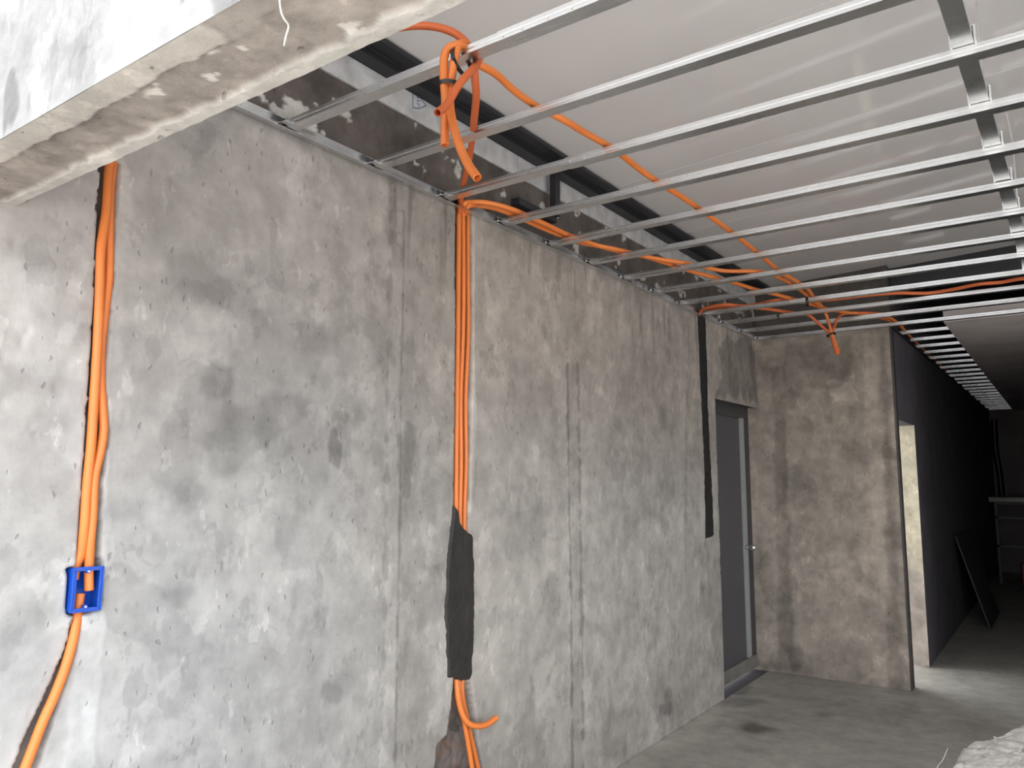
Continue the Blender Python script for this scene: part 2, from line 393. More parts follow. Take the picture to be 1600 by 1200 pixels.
# painted-in light: cooler and paler low by the opening, warmer and darker higher up
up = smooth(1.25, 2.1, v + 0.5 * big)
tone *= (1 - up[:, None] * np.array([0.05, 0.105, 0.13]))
wrm = smooth(1.3, 2.7, u + 0.4 * big)[:, None]; tone *= (1 + wrm * np.array([0.07, 0.025, -0.035]))  # warm light tint painted in away from the opening
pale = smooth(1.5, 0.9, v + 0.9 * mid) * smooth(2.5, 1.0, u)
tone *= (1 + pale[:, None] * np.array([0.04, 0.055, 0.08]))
gl = smooth(1.7, 1.0, u) * smooth(1.75, 1.3, v + 0.4 * mid)  # a little extra brightness painted in low by the opening
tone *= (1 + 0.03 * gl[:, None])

def stain(pts, amount, soft=0.012, rough=0.035, rs=0.12, seed=5, col=(1, 1, 1)):
    global tone
    m = in_poly(u, v, on_wall(pts), soft, rough * (1.9 if rs > 0.05 and rough > 0.011 else 1), rs, seed)[:, None]
    tone = tone * (1 + m * amount * np.array(col))
    return m[:, 0]
def blob(cx, cy, rx, ry, n=10, rot=0):
    return [(cx + rx * math.cos(2 * math.pi * i / n + rot), cy + ry * math.sin(2 * math.pi * i / n + rot)) for i in range(n)]
# damp patches seen on the wall
stain(blob(337, 592, 27, 26), -0.24, 0.012, 0.016, 0.1, 6)
stain([(352, 622), (420, 612), (480, 618), (505, 650), (470, 672), (440, 700), (395, 728), (365, 752), (330, 748), (322, 720), (300, 690), (330, 668)], -0.22, 0.016, 0.03, 0.14, 7)
stain([(440, 640), (490, 648), (500, 690), (520, 700), (505, 760), (490, 800), (462, 800), (455, 740), (430, 700)], -0.15, 0.02, 0.03, 0.14, 8)
stain([(515, 668), (530, 664), (537, 700), (530, 738), (515, 722), (508, 694)], -0.36, 0.006, 0.012, 0.06, 9)
stain([(520, 640), (548, 648), (538, 662), (520, 655)], -0.24, 0.008, 0.012, 0.06, 10)
stain([(636, 660), (650, 668), (647, 720), (640, 775), (632, 800), (628, 720)], -0.28, 0.010, 0.012, 0.08, 11)
stain(blob(520, 1086, 17, 20), -0.26, 0.010, 0.012, 0.08, 12)
stain([(240, 930), (262, 912), (300, 912), (320, 930), (290, 948), (262, 952)], -0.24, 0.014, 0.02, 0.09, 13)
stain(blob(297, 778, 28, 24), -0.15, 0.016, 0.02, 0.1, 14)
stain([(270, 405), (330, 395), (345, 430), (400, 440), (395, 480), (350, 475), (300, 460), (265, 445)], -0.17, 0.03, 0.05, 0.2, 15)
stain([(430, 420), (470, 470), (520, 500), (545, 560), (480, 560), (430, 510)], -0.13, 0.03, 0.05, 0.2, 16)
stain([(240, 500), (330, 480), (400, 505), (360, 540), (250, 545)], 0.16, 0.03, 0.06, 0.2, 17)
stain([(0, 420), (75, 440), (100, 520), (75, 590), (20, 560), (0, 500)], 0.16, 0.02, 0.03, 0.15, 18, (0.9, 1, 1.1))
stain([(560, 420), (610, 400), (600, 600), (560, 640)], -0.10, 0.03, 0.05, 0.2, 19)
stain([(800, 560), (880, 600), (870, 720), (800, 690)], -0.14, 0.04, 0.06, 0.2, 20)
stain([(780, 800), (860, 790), (850, 850), (800, 870)], -0.12, 0.02, 0.05, 0.1, 21)
stain([(640, 900), (680, 890), (690, 960), (655, 980)], -0.16, 0.02, 0.04, 0.1, 22)
stain([(955, 560), (1060, 520), (1075, 760), (980, 830)], -0.10, 0.05, 0.06, 0.25, 23)
stain(blob(1040, 1112, 9, 14), -0.34, 0.02, 0.03, 0.1, 24)
stain(blob(1045, 1085, 5, 9), -0.3, 0.02, 0.03, 0.1, 25)
stain(blob(1037, 655, 8, 16), -0.22, 0.03, 0.03, 0.1, 26)
stain([(1122, 545), (1138, 530), (1180, 535), (1183, 626), (1118, 620), (1125, 585)], -0.38, 0.02, 0.05, 0.15, 27)
# patched chases: pale smooth strips with a dark seam
def strip(top, bot, wpx, amount, side, seam=-0.35, relief=0.0025, seed=30):
    global tone, h
    (x0, y0), (x1, y1) = top, bot
    m = stain([(x0 - wpx / 2, y0), (x0 + wpx / 2, y0), (x1 + wpx / 2, y1), (x1 - wpx / 2, y1)], amount, 0.006, 0.010, 0.12, seed)
    h += relief * m
    for sx in side:
        e = sx * wpx / 2
        stain([(x0 + e - 1.6, y0), (x0 + e + 1.6, y0), (x1 + e + 1.6, y1), (x1 + e - 1.6, y1)], seam, 0.004, 0.012, 0.06, seed + int(sx))
strip((621, 330), (606, 1210), 21, 0.09, (-1, 1), -0.26)
strip((895, 568), (904, 1200), 17, -0.10, (1, -1), -0.34, -0.002, 31)
strip((1068, 560), (1066, 900), 10, 0.04, (1,), -0.15, 0.001, 32)
m = stain([(150, 640), (172, 650), (168, 860), (163, 890), (164, 960), (160, 1060), (152, 1210), (92, 1210), (106, 1080), (122, 1010), (128, 965), (159, 955), (158, 880), (158, 760)], 0.13, 0.006, 0.012, 0.1, 33, (0.95, 1, 1.1))
h += 0.002 * m
m = stain([(100, 560), (140, 540), (135, 700), (122, 760), (98, 700)], 0.20, 0.012, 0.02, 0.1, 34, (0.95, 1, 1.1)); h += 0.001 * m
m = stain([(736, 320), (743, 330), (742, 560), (745, 650), (738, 800), (733, 800), (737, 560)], 0.22, 0.006, 0.008, 0.1, 35); h += 0.0015 * m
stain([(176, 265), (205, 265), (196, 470), (186, 560), (178, 520), (186, 400)], 0.10, 0.008, 0.012, 0.1, 36)
# water runs under the ceiling track
runs = smooth(2.66, 2.64, v) * smooth(2.15, 2.6, v) * smooth(0.08, 0.30, fbm(u, v * 0.08, 0.055, 52, 3))
tone *= (1 - 0.38 * runs[:, None] * smooth(1.6, 2.2, u)[:, None])
# raw masonry above the ceiling line with splashes of plaster
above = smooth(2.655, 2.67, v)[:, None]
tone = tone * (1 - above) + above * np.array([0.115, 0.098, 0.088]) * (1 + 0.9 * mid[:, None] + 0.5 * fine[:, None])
sp = smooth(0.17, 0.20, fbm(u, v * 1.3, 0.11, 55, 4)) * above[:, 0]
tone = tone * (1 - sp[:, None]) + sp[:, None] * np.array([0.50, 0.48, 0.45]); h += 0.004 * sp
# nicks, pits and hanging crumbs as relief
for _ in range(520):
    cy, cz = RNG.uniform(Y0, 5.3), RNG.uniform(0.2, 2.6)
    ry = RNG.uniform(0.003, 0.009); rz = ry * RNG.uniform(0.8, 2.6)
    i0, i1 = np.searchsorted(ys, [cy - 3 * ry, cy + 3 * ry]); j0, j1 = np.searchsorted(zs, [cz - 3 * rz, cz + 3 * rz])
    if i1 <= i0 or j1 <= j0: continue
    ii, jj = np.meshgrid(np.arange(i0, i1), np.arange(j0, j1), indexing='ij'); q = (ii * len(zs) + jj).ravel()
    g = np.exp(-((u[q] - cy) / ry) ** 2 - ((v[q] - cz) / rz) ** 2)
    h[q] += RNG.choice([-0.004, -0.003, 0.003]) * g
# chases cut into the wall
gm = np.maximum(in_poly(u, v, groove_l, 0.0035, 0.006, 0.03, 60), in_poly(u, v, groove_c, 0.0035, 0.005, 0.03, 61))
hm = in_poly(u, v, hole_c, 0.006, 0.012, 0.06, 62)
bm_ = in_poly(u, v, box_rect, 0.003, 0.002, 0.03, 63)
h = h - gm * (0.046 + 0.010 * fbm(u, v, 0.03, 64, 3)) - hm * (0.030 + 0.05 * fbm(u, v, 0.09, 65, 4)) - bm_ * 0.028
rawc = np.array([0.20, 0.175, 0.16]) * (1 + 0.8 * mid[:, None] + 0.7 * fine[:, None])
hole_red = smooth(0.0, 0.15, fbm(u, v, 0.06, 66, 3))[:, None] * np.array([0.05, 0.0, -0.015])
mm = np.maximum(gm, hm)[:, None]
tone = tone * (1 - mm) + mm * (rawc + hm[:, None] * hole_red)

door_y0, door_z1 = 5.40, 2.088
h *= smooth(0.0, 0.02, np.minimum(YB - u, 1.0)) * 0.6 + 0.4
V = np.stack([h, u, v], 1)
Fq = grid_faces(len(ys), len(zs))
edge_j = 0.010 * fbm(v, v * 0 + 3, 0.07, 70, 3)
cu = u[Fq].mean(1); cv = v[Fq].mean(1)
keep = ~((cu > door_y0 + edge_j[Fq[:, 0]]) & (cv < door_z1))
Fq = Fq[keep]
wl = MB()                                       # body of the wall behind the render
wl.box((-0.20, Y0, 0), (-0.085, door_y0, 3.9)); wl.box((-0.20, door_y0, door_z1), (-0.085, YB, 3.9))
wl.box((-0.085, Y0, 2.93), (-0.004, YB + 0.15, 3.9))
wl.box((-0.085, door_y0 - 0.012, 0), (-0.002, door_y0 - 0.004, door_z1 + 0.004)); wl.box((-0.085, door_y0, door_z1 + 0.006), (-0.002, YB, door_z1 + 0.02))
wl.box((-0.085, Y0 + 0.001, 0), (-0.002, Y0 + 0.02, 2.93))
nV = len(V); V2 = np.concatenate([V, np.array(wl.v)]); F2 = np.concatenate([Fq, np.array(wl.f) + nV])
tone2 = np.concatenate([tone, np.tile([0.17, 0.155, 0.145], (len(wl.v), 1))])
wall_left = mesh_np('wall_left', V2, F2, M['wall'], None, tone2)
tag(wall_left, 'long stained grey cement render wall with two chases of orange conduit', 'wall', kind='structure')

def slab_patch(name, px, mat, parent, thick=0.006, seed=80, rough=0.010, label=None, res=0.0032, x0=-0.004):
    """irregular skim of mortar lying on the wall"""
    poly = on_wall(px); lo = poly.min(0) - 0.02; hi = poly.max(0) + 0.02
    a = np.arange(lo[0], hi[0], res); b = np.arange(lo[1], hi[1], res)
    A, Bm = np.meshgrid(a, b, indexing='ij'); uu, vv = A.ravel(), Bm.ravel()
    d = sdist(uu, vv, poly) + rough * 2.4 * fbm(uu, vv, 0.06, seed, 5, 0.6)
    x = x0 + (thick - x0) * smooth(0.004, -0.010, d) + 0.004 * fbm(uu, vv, 0.03, seed + 4, 4)
    F_ = grid_faces(len(a), len(b)); F_ = F_[(d[F_] < 0.003).all(1)]
    used = np.unique(F_); mp = np.full(len(uu), -1); mp[used] = np.arange(len(used))
    o = mesh_np(name, np.stack([x, uu, vv], 1)[used], mp[F_], mat, parent)
    if label: o['label'] = label
    return o
slab_patch('mortar_patch', [(709, 790), (716, 800), (719, 818), (726, 826), (737, 838), (740, 870), (739, 1000), (737, 1052), (733, 1062), (722, 1064), (697, 1060), (697, 990), (694, 950), (698, 880), (703, 830)], M['wet'], wall_left, 0.009, 80, 0.008, 'dark wet mortar skimmed over the middle chase')
slab_patch('mortar_fill', [(1090, 492), (1102, 495), (1106, 640), (1112, 760), (1115, 838), (1102, 842), (1100, 740), (1095, 620)], M['black_mortar'], wall_left, 0.006, 84, 0.012, 'black wet mortar filling a chase beside the door')

# ------------------------------------------------------------------ wall_back
xb = np.arange(-0.20, XC + 0.004, 0.009); zb = np.arange(0.0, 3.35, 0.009)
Xg, Zb = np.meshgrid(xb, zb, indexing='ij'); u, v = Xg.ravel(), Zb.ravel()
big = fbm(u, v, 0.6, 33, 4); mid = fbm(u, v, 0.17, 36, 5); fine = fbm(u, v, 0.045, 42, 4); ver = fbm(u, v * 0.25, 0.06, 48, 4)
hb = 0.006 * fbm(u, v, 0.4, 4, 3) + 0.003 * fbm(u, v, 0.07, 8, 4)
tone = np.array([0.375, 0.325, 0.28]) * (1 + 0.5 * big + 0.46 * mid + 0.34 * fine + 0.22 * ver)[:, None]
def bpoly(pts): return np.array([at(px, py, 1, YB)[[0, 2]] for px, py in pts])
def bstain(pts, amount, soft=0.02, rough=0.04, rs=0.12, seed=5, col=(1, 1, 1)):
    global tone
    m_ = in_poly(u, v, bpoly(pts), soft, rough, rs, seed)
    tone = tone * (1 + m_[:, None] * amount * np.array(col)); return m_
bstain([(1230, 535), (1330, 520), (1335, 560), (1320, 605), (1285, 610), (1255, 605), (1237, 640), (1225, 590)], -0.26, 0.02, 0.05, 0.15, 6)
m = bstain([(1205, 575), (1226, 570), (1230, 800), (1238, 1048), (1216, 1048), (1210, 800)], -0.24, 0.02, 0.03, 0.12, 7); hb -= 0.005 * m
m = bstain([(1345, 525), (1368, 522), (1385, 760), (1400, 1062), (1370, 1060), (1362, 800)], 0.16, 0.015, 0.04, 0.12, 8); hb += 0.003 * m
m = bstain([(1372, 525), (1384, 520), (1412, 1078), (1388, 1075), (1385, 800)], -0.30, 0.02, 0.04, 0.12, 9)
bstain([(1225, 1010), (1250, 1005), (1262, 1040), (1240, 1050)], -0.3, 0.02, 0.04, 0.1, 10)
m = bstain([(1295, 600), (1330, 590), (1340, 625), (1300, 630)], 0.34, 0.01, 0.05, 0.08, 11); hb += 0.004 * m
bstain([(1240, 880), (1360, 860), (1375, 1000), (1250, 1010)], 0.14, 0.05, 0.06, 0.2, 12)
bstain(blob(1342, 895, 9, 14), -0.22, 0.01, 0.03, 0.06, 13); bstain(blob(1245, 735, 10, 14), -0.2, 0.02, 0.04, 0.06, 14)
above = smooth(2.66, 2.68, v)[:, None]
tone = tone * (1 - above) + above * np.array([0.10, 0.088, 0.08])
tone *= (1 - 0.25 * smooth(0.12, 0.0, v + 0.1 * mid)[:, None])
wb = MB()
wb.box((-0.2, YB + 0.03, 0), (XC - 0.001, YB + 0.14, 3.35)); wb.box((XC - 0.03, YB + 0.002, 0), (XC, YB + 0.14, 3.35))
V = np.stack([u, YB - hb, v], 1); n0 = len(V)
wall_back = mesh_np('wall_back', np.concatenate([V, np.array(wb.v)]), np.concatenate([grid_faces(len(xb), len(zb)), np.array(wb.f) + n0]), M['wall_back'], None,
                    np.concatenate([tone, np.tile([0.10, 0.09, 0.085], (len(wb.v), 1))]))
tag(wall_back, 'short blotchy brown-grey render wall closing the room beside the grey door', 'wall', kind='structure')

# ------------------------------------------------------------------ floor
fx = np.arange(-0.2, 5.21, 0.03); fy = np.arange(Y0, 15.61, 0.03)
Xf, Yf = np.meshgrid(fx, fy, indexing='ij'); u, v = Xf.ravel(), Yf.ravel()
tone = np.array([0.37, 0.355, 0.32]) * (1 + 0.35 * fbm(u, v, 0.9, 3, 5) + 0.25 * fbm(u, v, 0.2, 11, 4))[:, None]
def fstain(pts, amount, soft=0.04, rough=0.05, rs=0.15, seed=5):
    global tone
    m_ = in_poly(u, v, np.array([at(px, py, 2, 0)[:2] for px, py in pts]), soft, rough, rs, seed)
    tone = tone * (1 + m_[:, None] * amount)
fstain([(1155, 1132), (1175, 1126), (1205, 1135), (1215, 1140), (1180, 1145), (1160, 1142)], -0.62, 0.05)
fstain(blob(1285, 1116, 16, 5), -0.35); fstain([(1120, 1098), (1140, 1088), (1200, 1095), (1150, 1106)], -0.3)
fstain([(1145, 1085), (1165, 1070), (1178, 1072), (1160, 1085)], -0.5)  # shade at the foot of the door painted into the floor
edge_pale = smooth(0.25, 0.0, u + 0.2 * fbm(u, v, 0.2, 12, 3)) * smooth(5.5, 5.0, v); tone *= (1 + 0.35 * edge_pale)[:, None]  # paler strip of floor along the left wall
hz = 0.004 * fbm(u, v, 0.6, 5, 4)
fl = mesh_np('floor', np.stack([u, v, hz - 0.002], 1), grid_faces(len(fx), len(fy)), M['floor'], None, tone)
tag(fl, 'dusty grey concrete screed floor with dark smudges', 'floor', kind='structure')
yd = MB().box((-12, -14, -0.25), (16, 20, -0.02)).build('ground', M['ground'])
tag(yd, 'pale concrete yard in front of the open side of the room', 'ground', kind='structure')

# ------------------------------------------------------------------ front beam over the opening
BX0, BX1, BY0, BY1, BZ = -0.2, 5.2, 0.60, 0.782, 2.16
bx = np.concatenate([np.arange(-0.2, 1.9, 0.006), np.arange(1.9, BX1 + 0.02, 0.03)]); by = np.linspace(BY0, BY1, 38)
Xg, Yg_ = np.meshgrid(bx, by, indexing='ij'); u, v = Xg.ravel(), Yg_.ravel()
wob = 0.03 * fbm(u, u * 0 + 7, 0.25, 14, 4) * 2; wob2 = 0.014 * fbm(u, u * 0 + 2, 0.12, 17, 4) * 2
front_strip = smooth(0.004, -0.004, v - (0.652 + wob * 0.55 + 0.030 * fbm(u, v, 0.045, 18, 4)))
front_strip *= smooth(1.06, 1.04, u + 0.05 * fbm(u, v, 0.06, 19, 3)) * 0.65 + 0.35
back_strip = smooth(-0.0025, 0.0025, v - (0.753 + wob2 * 0.55 + 0.022 * fbm(u, v, 0.035, 22, 4)))
mid = fbm(u, v, 0.16, 23, 5); fine = fbm(u, v, 0.03, 24, 4)
z = BZ + 0.008 - 0.008 * front_strip - 0.0075 * back_strip + 0.005 * fbm(u, v, 0.08, 25, 4) * (1 - 0.7 * np.maximum(front_strip, back_strip))
old = np.array([0.27, 0.238, 0.215]) * (1 + 0.9 * mid + 0.7 * fine)[:, None]
wht = smooth(0.20, 0.26, fbm(u, v, 0.05, 28, 4))[:, None]; old = old * (1 - wht) + wht * np.array([0.60, 0.57, 0.53])
fs_ = front_strip[:, None]; bs_ = back_strip[:, None]
tone = old * (1 - fs_) + fs_ * np.array([0.44, 0.41, 0.375]) * (1 + 0.1 * mid[:, None])
tone = tone * (1 - bs_) + bs_ * np.array([0.47, 0.445, 0.415]) * (1 + 0.14 * fine[:, None])
edge = np.maximum(smooth(0.25, 0.5, front_strip) * smooth(0.9, 0.6, front_strip), 0)[:, None]
tone *= (1 - 0.25 * edge)
V1 = np.stack([u, v + 0.004 * fbm(u, u * 0, 0.03, 29, 3) * (v > BY1 - 0.01), z], 1); F1 = grid_faces(len(bx), len(by), True)
# front face, rough lime render
BT = 2.80
fz = np.append(np.arange(BZ + 0.001, BT - 0.004, 0.008), BT)
bx2 = np.concatenate([np.arange(-0.2, 1.9, 0.008), np.arange(1.9, BX1 + 0.02, 0.03)])
Xg, Zf = np.meshgrid(bx2, fz, indexing='ij'); uf, vf = Xg.ravel(), Zf.ravel()
hf = 0.012 * fbm(uf, vf, 0.18, 31, 5) + 0.006 * fbm(uf, vf, 0.04, 37, 4)
tonef = np.array([0.25, 0.248, 0.247]) * (1 + 0.25 * fbm(uf, vf, 0.2, 39, 4) - 0.42 * smooth(0.14, 0.2, fbm(uf, vf * 0.5, 0.14, 43, 4)))[:, None]
hf *= smooth(0.0, 0.03, vf - BZ)
Vf = np.stack([uf, BY0 - hf, vf], 1)
beam = mesh_np('beam', V1, F1, M['beam'], None, tone)
tag(beam, 'peeling concrete beam across the open front of the room, white outer face', 'beam', kind='structure')
mesh_np('outer_face', Vf, grid_faces(len(bx2), len(fz)), M['beam_front'], beam, tonef)['label'] = 'rough white limewashed outer face'
bb = MB().box((BX0, BY0 + 0.012, BZ + 0.014), (BX1, BY1 - 0.002, BT))
mesh_np('core', np.array(bb.v), np.array(bb.f), M['beam'], beam, np.tile([0.56, 0.53, 0.485], (len(bb.v), 1)), False)
# thin chip of plaster hanging out of the soffit edge and the white fibre
fib = [at(436, -20, 2, BZ - 0.004), at(438, 12, 2, BZ - 0.015), at(443, 28, 2, BZ - 0.022), at(451, 40, 2, BZ - 0.02), at(447, 56, 2, BZ - 0.024), at(444, 71, 2, BZ - 0.02)]
o = tube('plaster_fibre', fib, 0.0014, M['fibre'], None, 6, 0.006, 0.0, False)
tag(o, 'thin white fibre dangling from the underside of the peeling beam', 'fibre')

# ------------------------------------------------------------------ remaining shell
def shell(name, boxes, mat, label, cat='wall'):
    b = MB()
    for lo, hi in boxes: b.box(lo, hi)
    return tag(b.build(name, mat), label, cat, kind='structure')
shell('wall_front', [((-4.0, Y0 + 0.01, -0.02), (-0.2, 0.80, 3.9)), ((5.2, Y0 + 0.01, -0.02), (8.0, 0.80, 3.9))], M['foam'], 'grey facade beside the open front')
shell('wall_right', [((5.2, 0.8, 0), (5.35, 15.6, 0.3)), ((5.2, 0.8, 2.5), (5.35, 15.6, 3.9)), ((5.2, 0.8, 0.3), (5.35, 1.2, 2.5)), ((5.2, 5.4, 0.3), (5.35, 15.6, 2.5))], M['foam'], 'plain grey wall with a wide unseen opening added to brighten the room')  # the opening in this wall is added to bring in light
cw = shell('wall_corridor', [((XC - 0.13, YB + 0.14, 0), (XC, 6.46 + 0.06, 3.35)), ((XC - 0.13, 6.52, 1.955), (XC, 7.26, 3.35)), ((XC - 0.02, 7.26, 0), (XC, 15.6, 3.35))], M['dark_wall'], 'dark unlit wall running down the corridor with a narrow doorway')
# rendered reveal of the corridor doorway
rx = np.linspace(XC - 0.135, XC + 0.0, 16); rz = np.arange(0, 1.99, 0.012)
Xg, Zr = np.meshgrid(rx, rz, indexing='ij'); u, v = Xg.ravel(), Zr.ravel()
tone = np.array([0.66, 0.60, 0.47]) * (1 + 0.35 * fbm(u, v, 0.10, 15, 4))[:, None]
low = smooth(1.15, 0.6, v + 0.5 * fbm(u, v, 0.15, 16, 4))[:, None]  # top kept paler: daylight from above painted into the reveal
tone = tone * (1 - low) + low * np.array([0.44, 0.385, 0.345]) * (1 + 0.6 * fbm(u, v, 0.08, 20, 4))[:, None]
rv = mesh_np('reveal', np.stack([u, 7.258 - 0.004 * fbm(u, v, 0.05, 26, 3), v], 1), grid_faces(len(rx), len(rz)), M['wall_back'], cw, tone)
rv['label'] = 'cream rendered reveal of the corridor doorway, lit by daylight'
shell('wall_side_room', [((-0.2, YB + 0.14, 2.5), (-0.05, 9.0, 3.35)), ((-0.2, 8.6, 0), (-0.05, 9.0, 2.5)),
                         ((-0.2, 8.9, 0), (XC - 0.02, 9.0, 3.35)), ((-0.2, YB + 0.14, 2.6), (XC - 0.13, 9.0, 2.7)), ((XC - 0.06, 7.262, 0), (XC - 0.021, 8.9, 2.6)), ((-0.2, YB + 0.142, 0), (XC - 0.131, YB + 0.16, 2.6))], M['white'], 'white side passage, its unseen open side assumed so daylight reaches the doorway')  # open side is assumed, to bring daylight to the doorway
shell('wall_corridor_blocker', [((2.4, 6.62, 0), (2.5, 15.5, 2.652))], M['dark_wall'], 'dark wall added out of view to keep room light out of the corridor')  # added out of view to block light from the main room
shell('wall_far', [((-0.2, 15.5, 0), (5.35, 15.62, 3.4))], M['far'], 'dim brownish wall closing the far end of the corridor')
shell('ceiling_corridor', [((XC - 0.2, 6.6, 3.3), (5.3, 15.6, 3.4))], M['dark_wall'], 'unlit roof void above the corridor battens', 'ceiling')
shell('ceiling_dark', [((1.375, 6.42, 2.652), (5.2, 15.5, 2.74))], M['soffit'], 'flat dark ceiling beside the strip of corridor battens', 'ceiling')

shell('trim_2', [((0.0, 0.62, 3.14), (5.2, 0.78, 3.9))], M['steel'], 'dark unseen fascia above the light slot added over the front beam', 'fascia')  # slot below is added for light; this fascia limits it
# white roof sheeting, slightly pitched, in panels laid side by side
PITCHR = math.radians(3.0)
roof = empty('ceiling', (0.13, 0.785, 3.085)); roof.rotation_euler = (0, -PITCHR, 0)
tag(roof, 'glossy white roof sheeting above the metal battens', 'ceiling', kind='structure')
pm_ = None
for k in range(6):
    w = 0.955
    if pm_ is None:
        pm_ = MB().box((0, 0.0015, 0), (5.1, w - 0.0015, 0.05)).build('roof_panel', M['panel'], roof, 0.002); o = pm_
    else:
        o = link(pm_.copy(), roof)
    o.location = (0, k * w, 0)
tag(MB().box((-0.3, 0.6, 3.9), (5.4, 15.7, 4.0)).build('roof', M['dark_wall']), 'roof slab over the whole room', 'roof', kind='structure')
# beam closing the roof sheeting above the back wall line
shell('trim_1', [((0.0, 6.50, 2.98), (5.2, 6.62, 3.9))], M['steel'], 'dark steel beam across the roof above the last long batten', 'beam')

# dark eaves channel and foam strip along the left wall
ch = MB().prism([(0.0, 3.036), (0.075, 3.036), (0.075, 3.05), (0.088, 3.05), (0.088, 3.058), (0.150, 3.058), (0.150, 3.078), (0.126, 3.082), (0.126, 3.30), (0.0, 3.30)], 0.79, 6.50, 1).build('eaves_channel', M['steel'], None, 0.0015)
tag(ch, 'dark painted steel channel along the top of the stained wall under the white roof', 'beam')
ych = [0.79, 1.70, 2.90, 4.10, 5.30, 6.37]
fst = empty('foam_strip', (0, 3.5, 2.93)); tag(fst, 'pale polystyrene infill strip with a blue recycling print between wall and steel channel', 'foam strip')
for k in range(5):
    o = MB().box((-0.002, ych[k] + 0.002, 2.931), (0.012, ych[k + 1] - 0.002, 3.036)).build('foam_block', M['foam'], None, 0.003)
    o.parent = fst; o.matrix_parent_inverse = Matrix.Translation((0, -3.5, -2.93))
# printed recycling mark, flat ink on the foam face
def ink_line(mb, a, b, w=0.004, x=0.0126):
    a = np.array(a); b = np.array(b); d = (b - a) / np.linalg.norm(b - a); n = np.array([-d[1], d[0]]) * w / 2
    mb.add([(x, *(a + n)), (x, *(b + n)), (x, *(b - n)), (x, *(a - n)), (x + 0.0006, *(a + n)), (x + 0.0006, *(b + n)), (x + 0.0006, *(b - n)), (x + 0.0006, *(a - n))],
           [(0, 1, 2, 3), (7, 6, 5, 4), (0, 4, 5, 1), (1, 5, 6, 2), (2, 6, 7, 3), (3, 7, 4, 0)])
pr = MB()
W_ = lambda px, py: at(px, py, 0, 0.0126)[1:]
for a, b in [((645, 142), (645, 168)), ((645, 168), (655, 170)), ((654, 150), (666, 165)), ((666, 165), (657, 169)), ((645, 142), (648, 144)),
             ((651, 152), (655, 153)), ((651, 157), (656, 158)), ((651, 161), (655, 164)), ((654, 166), (656, 170))]:
    ink_line(pr, W_(*a), W_(*b))
o = pr.build('recycling_print', M['print'], fst); o.matrix_parent_inverse = Matrix.Translation((0, -3.5, -2.93)); o['label'] = 'blue recycling triangle print'

# welded steel bracket under the channel
br = empty('steel_bracket', (0, 3.05, 2.75)); tag(br, 'rusty dark steel bracket hanging from the channel above the battens', 'bracket')
pA = at(868, 262, 0, 0.06); pB = at(868, 322, 0, 0.06)
b_ = MB().box((0.04, pB[1] - 0.022, 2.80), (0.075, pB[1] + 0.022, 3.036)).build('upright', M['steel'], None, 0.002); b_.parent = br; b_.matrix_parent_inverse = Matrix.Translation((0, -3.05, -2.75))
b_ = MB().box((0.004, pB[1] - 0.30, 2.775), (0.05, pB[1] + 0.03, 2.81)).build('arm', M['steel'], None, 0.002); b_.parent = br; b_.matrix_parent_inverse = Matrix.Translation((0, -3.05, -2.75))

# ------------------------------------------------------------------ door in the left wall
DX = -0.083
dr = empty('door_1', (DX, 5.9, 0)); tag(dr, 'closed grey sheet door in a pale aluminium frame beside the back corner', 'door', kind='structure')
def dpart(name, lo, hi, mat, bev=0.002):
    o = MB().box(lo, hi).build(name, mat, None, bev); o.parent = dr; o.matrix_parent_inverse = Matrix.Translation((-DX, -5.9, 0)); return o
dpart('leaf', (DX - 0.045, door_y0 - 0.02, 0.13), (DX - 0.012, 6.16, 2.0), M['door'])
dpart('top_rail', (DX - 0.06, door_y0 - 0.02, 1.995), (DX, YB - 0.015, 2.10), M['door_dark'])
dpart('bottom_rail', (DX - 0.06, door_y0 - 0.02, 0.035), (DX + 0.012, YB - 0.03, 0.13), M['door_rail'])
dpart('stile', (DX - 0.05, 6.165, 0.125), (DX + 0.004, 6.235, 1.998), M['alu'])['label'] = 'pale aluminium closing stile'
dpart('frame_post', (DX - 0.06, 6.24, 0.03), (DX + 0.0, YB - 0.012, 2.0), M['door_dark'])
kn = MB().cyl((DX, 6.19, 0.97), (DX + 0.012, 6.19, 0.97), 0.026, 18).cyl((DX + 0.01, 6.19, 0.97), (DX + 0.045, 6.19, 0.97), 0.010, 14).cyl((DX + 0.04, 6.19, 0.97), (DX + 0.065, 6.19, 0.97), 0.020, 18, 0.026).cyl((DX + 0.065, 6.19, 0.97), (DX + 0.078, 6.19, 0.97), 0.026, 18, 0.016).build('knob', M['chrome'], None)
kn.parent = dr; kn.matrix_parent_inverse = Matrix.Translation((-DX, -5.9, 0)); kn['label'] = 'chrome door knob'
shell('floor_gap_shade', [((-0.2, door_y0, -0.02), (0.0, YB, 0.0))], M['dark_wall'], 'dark strip painting in the shaded gap under the grey door', 'floor')  # dark strip stands in for the shade under the door

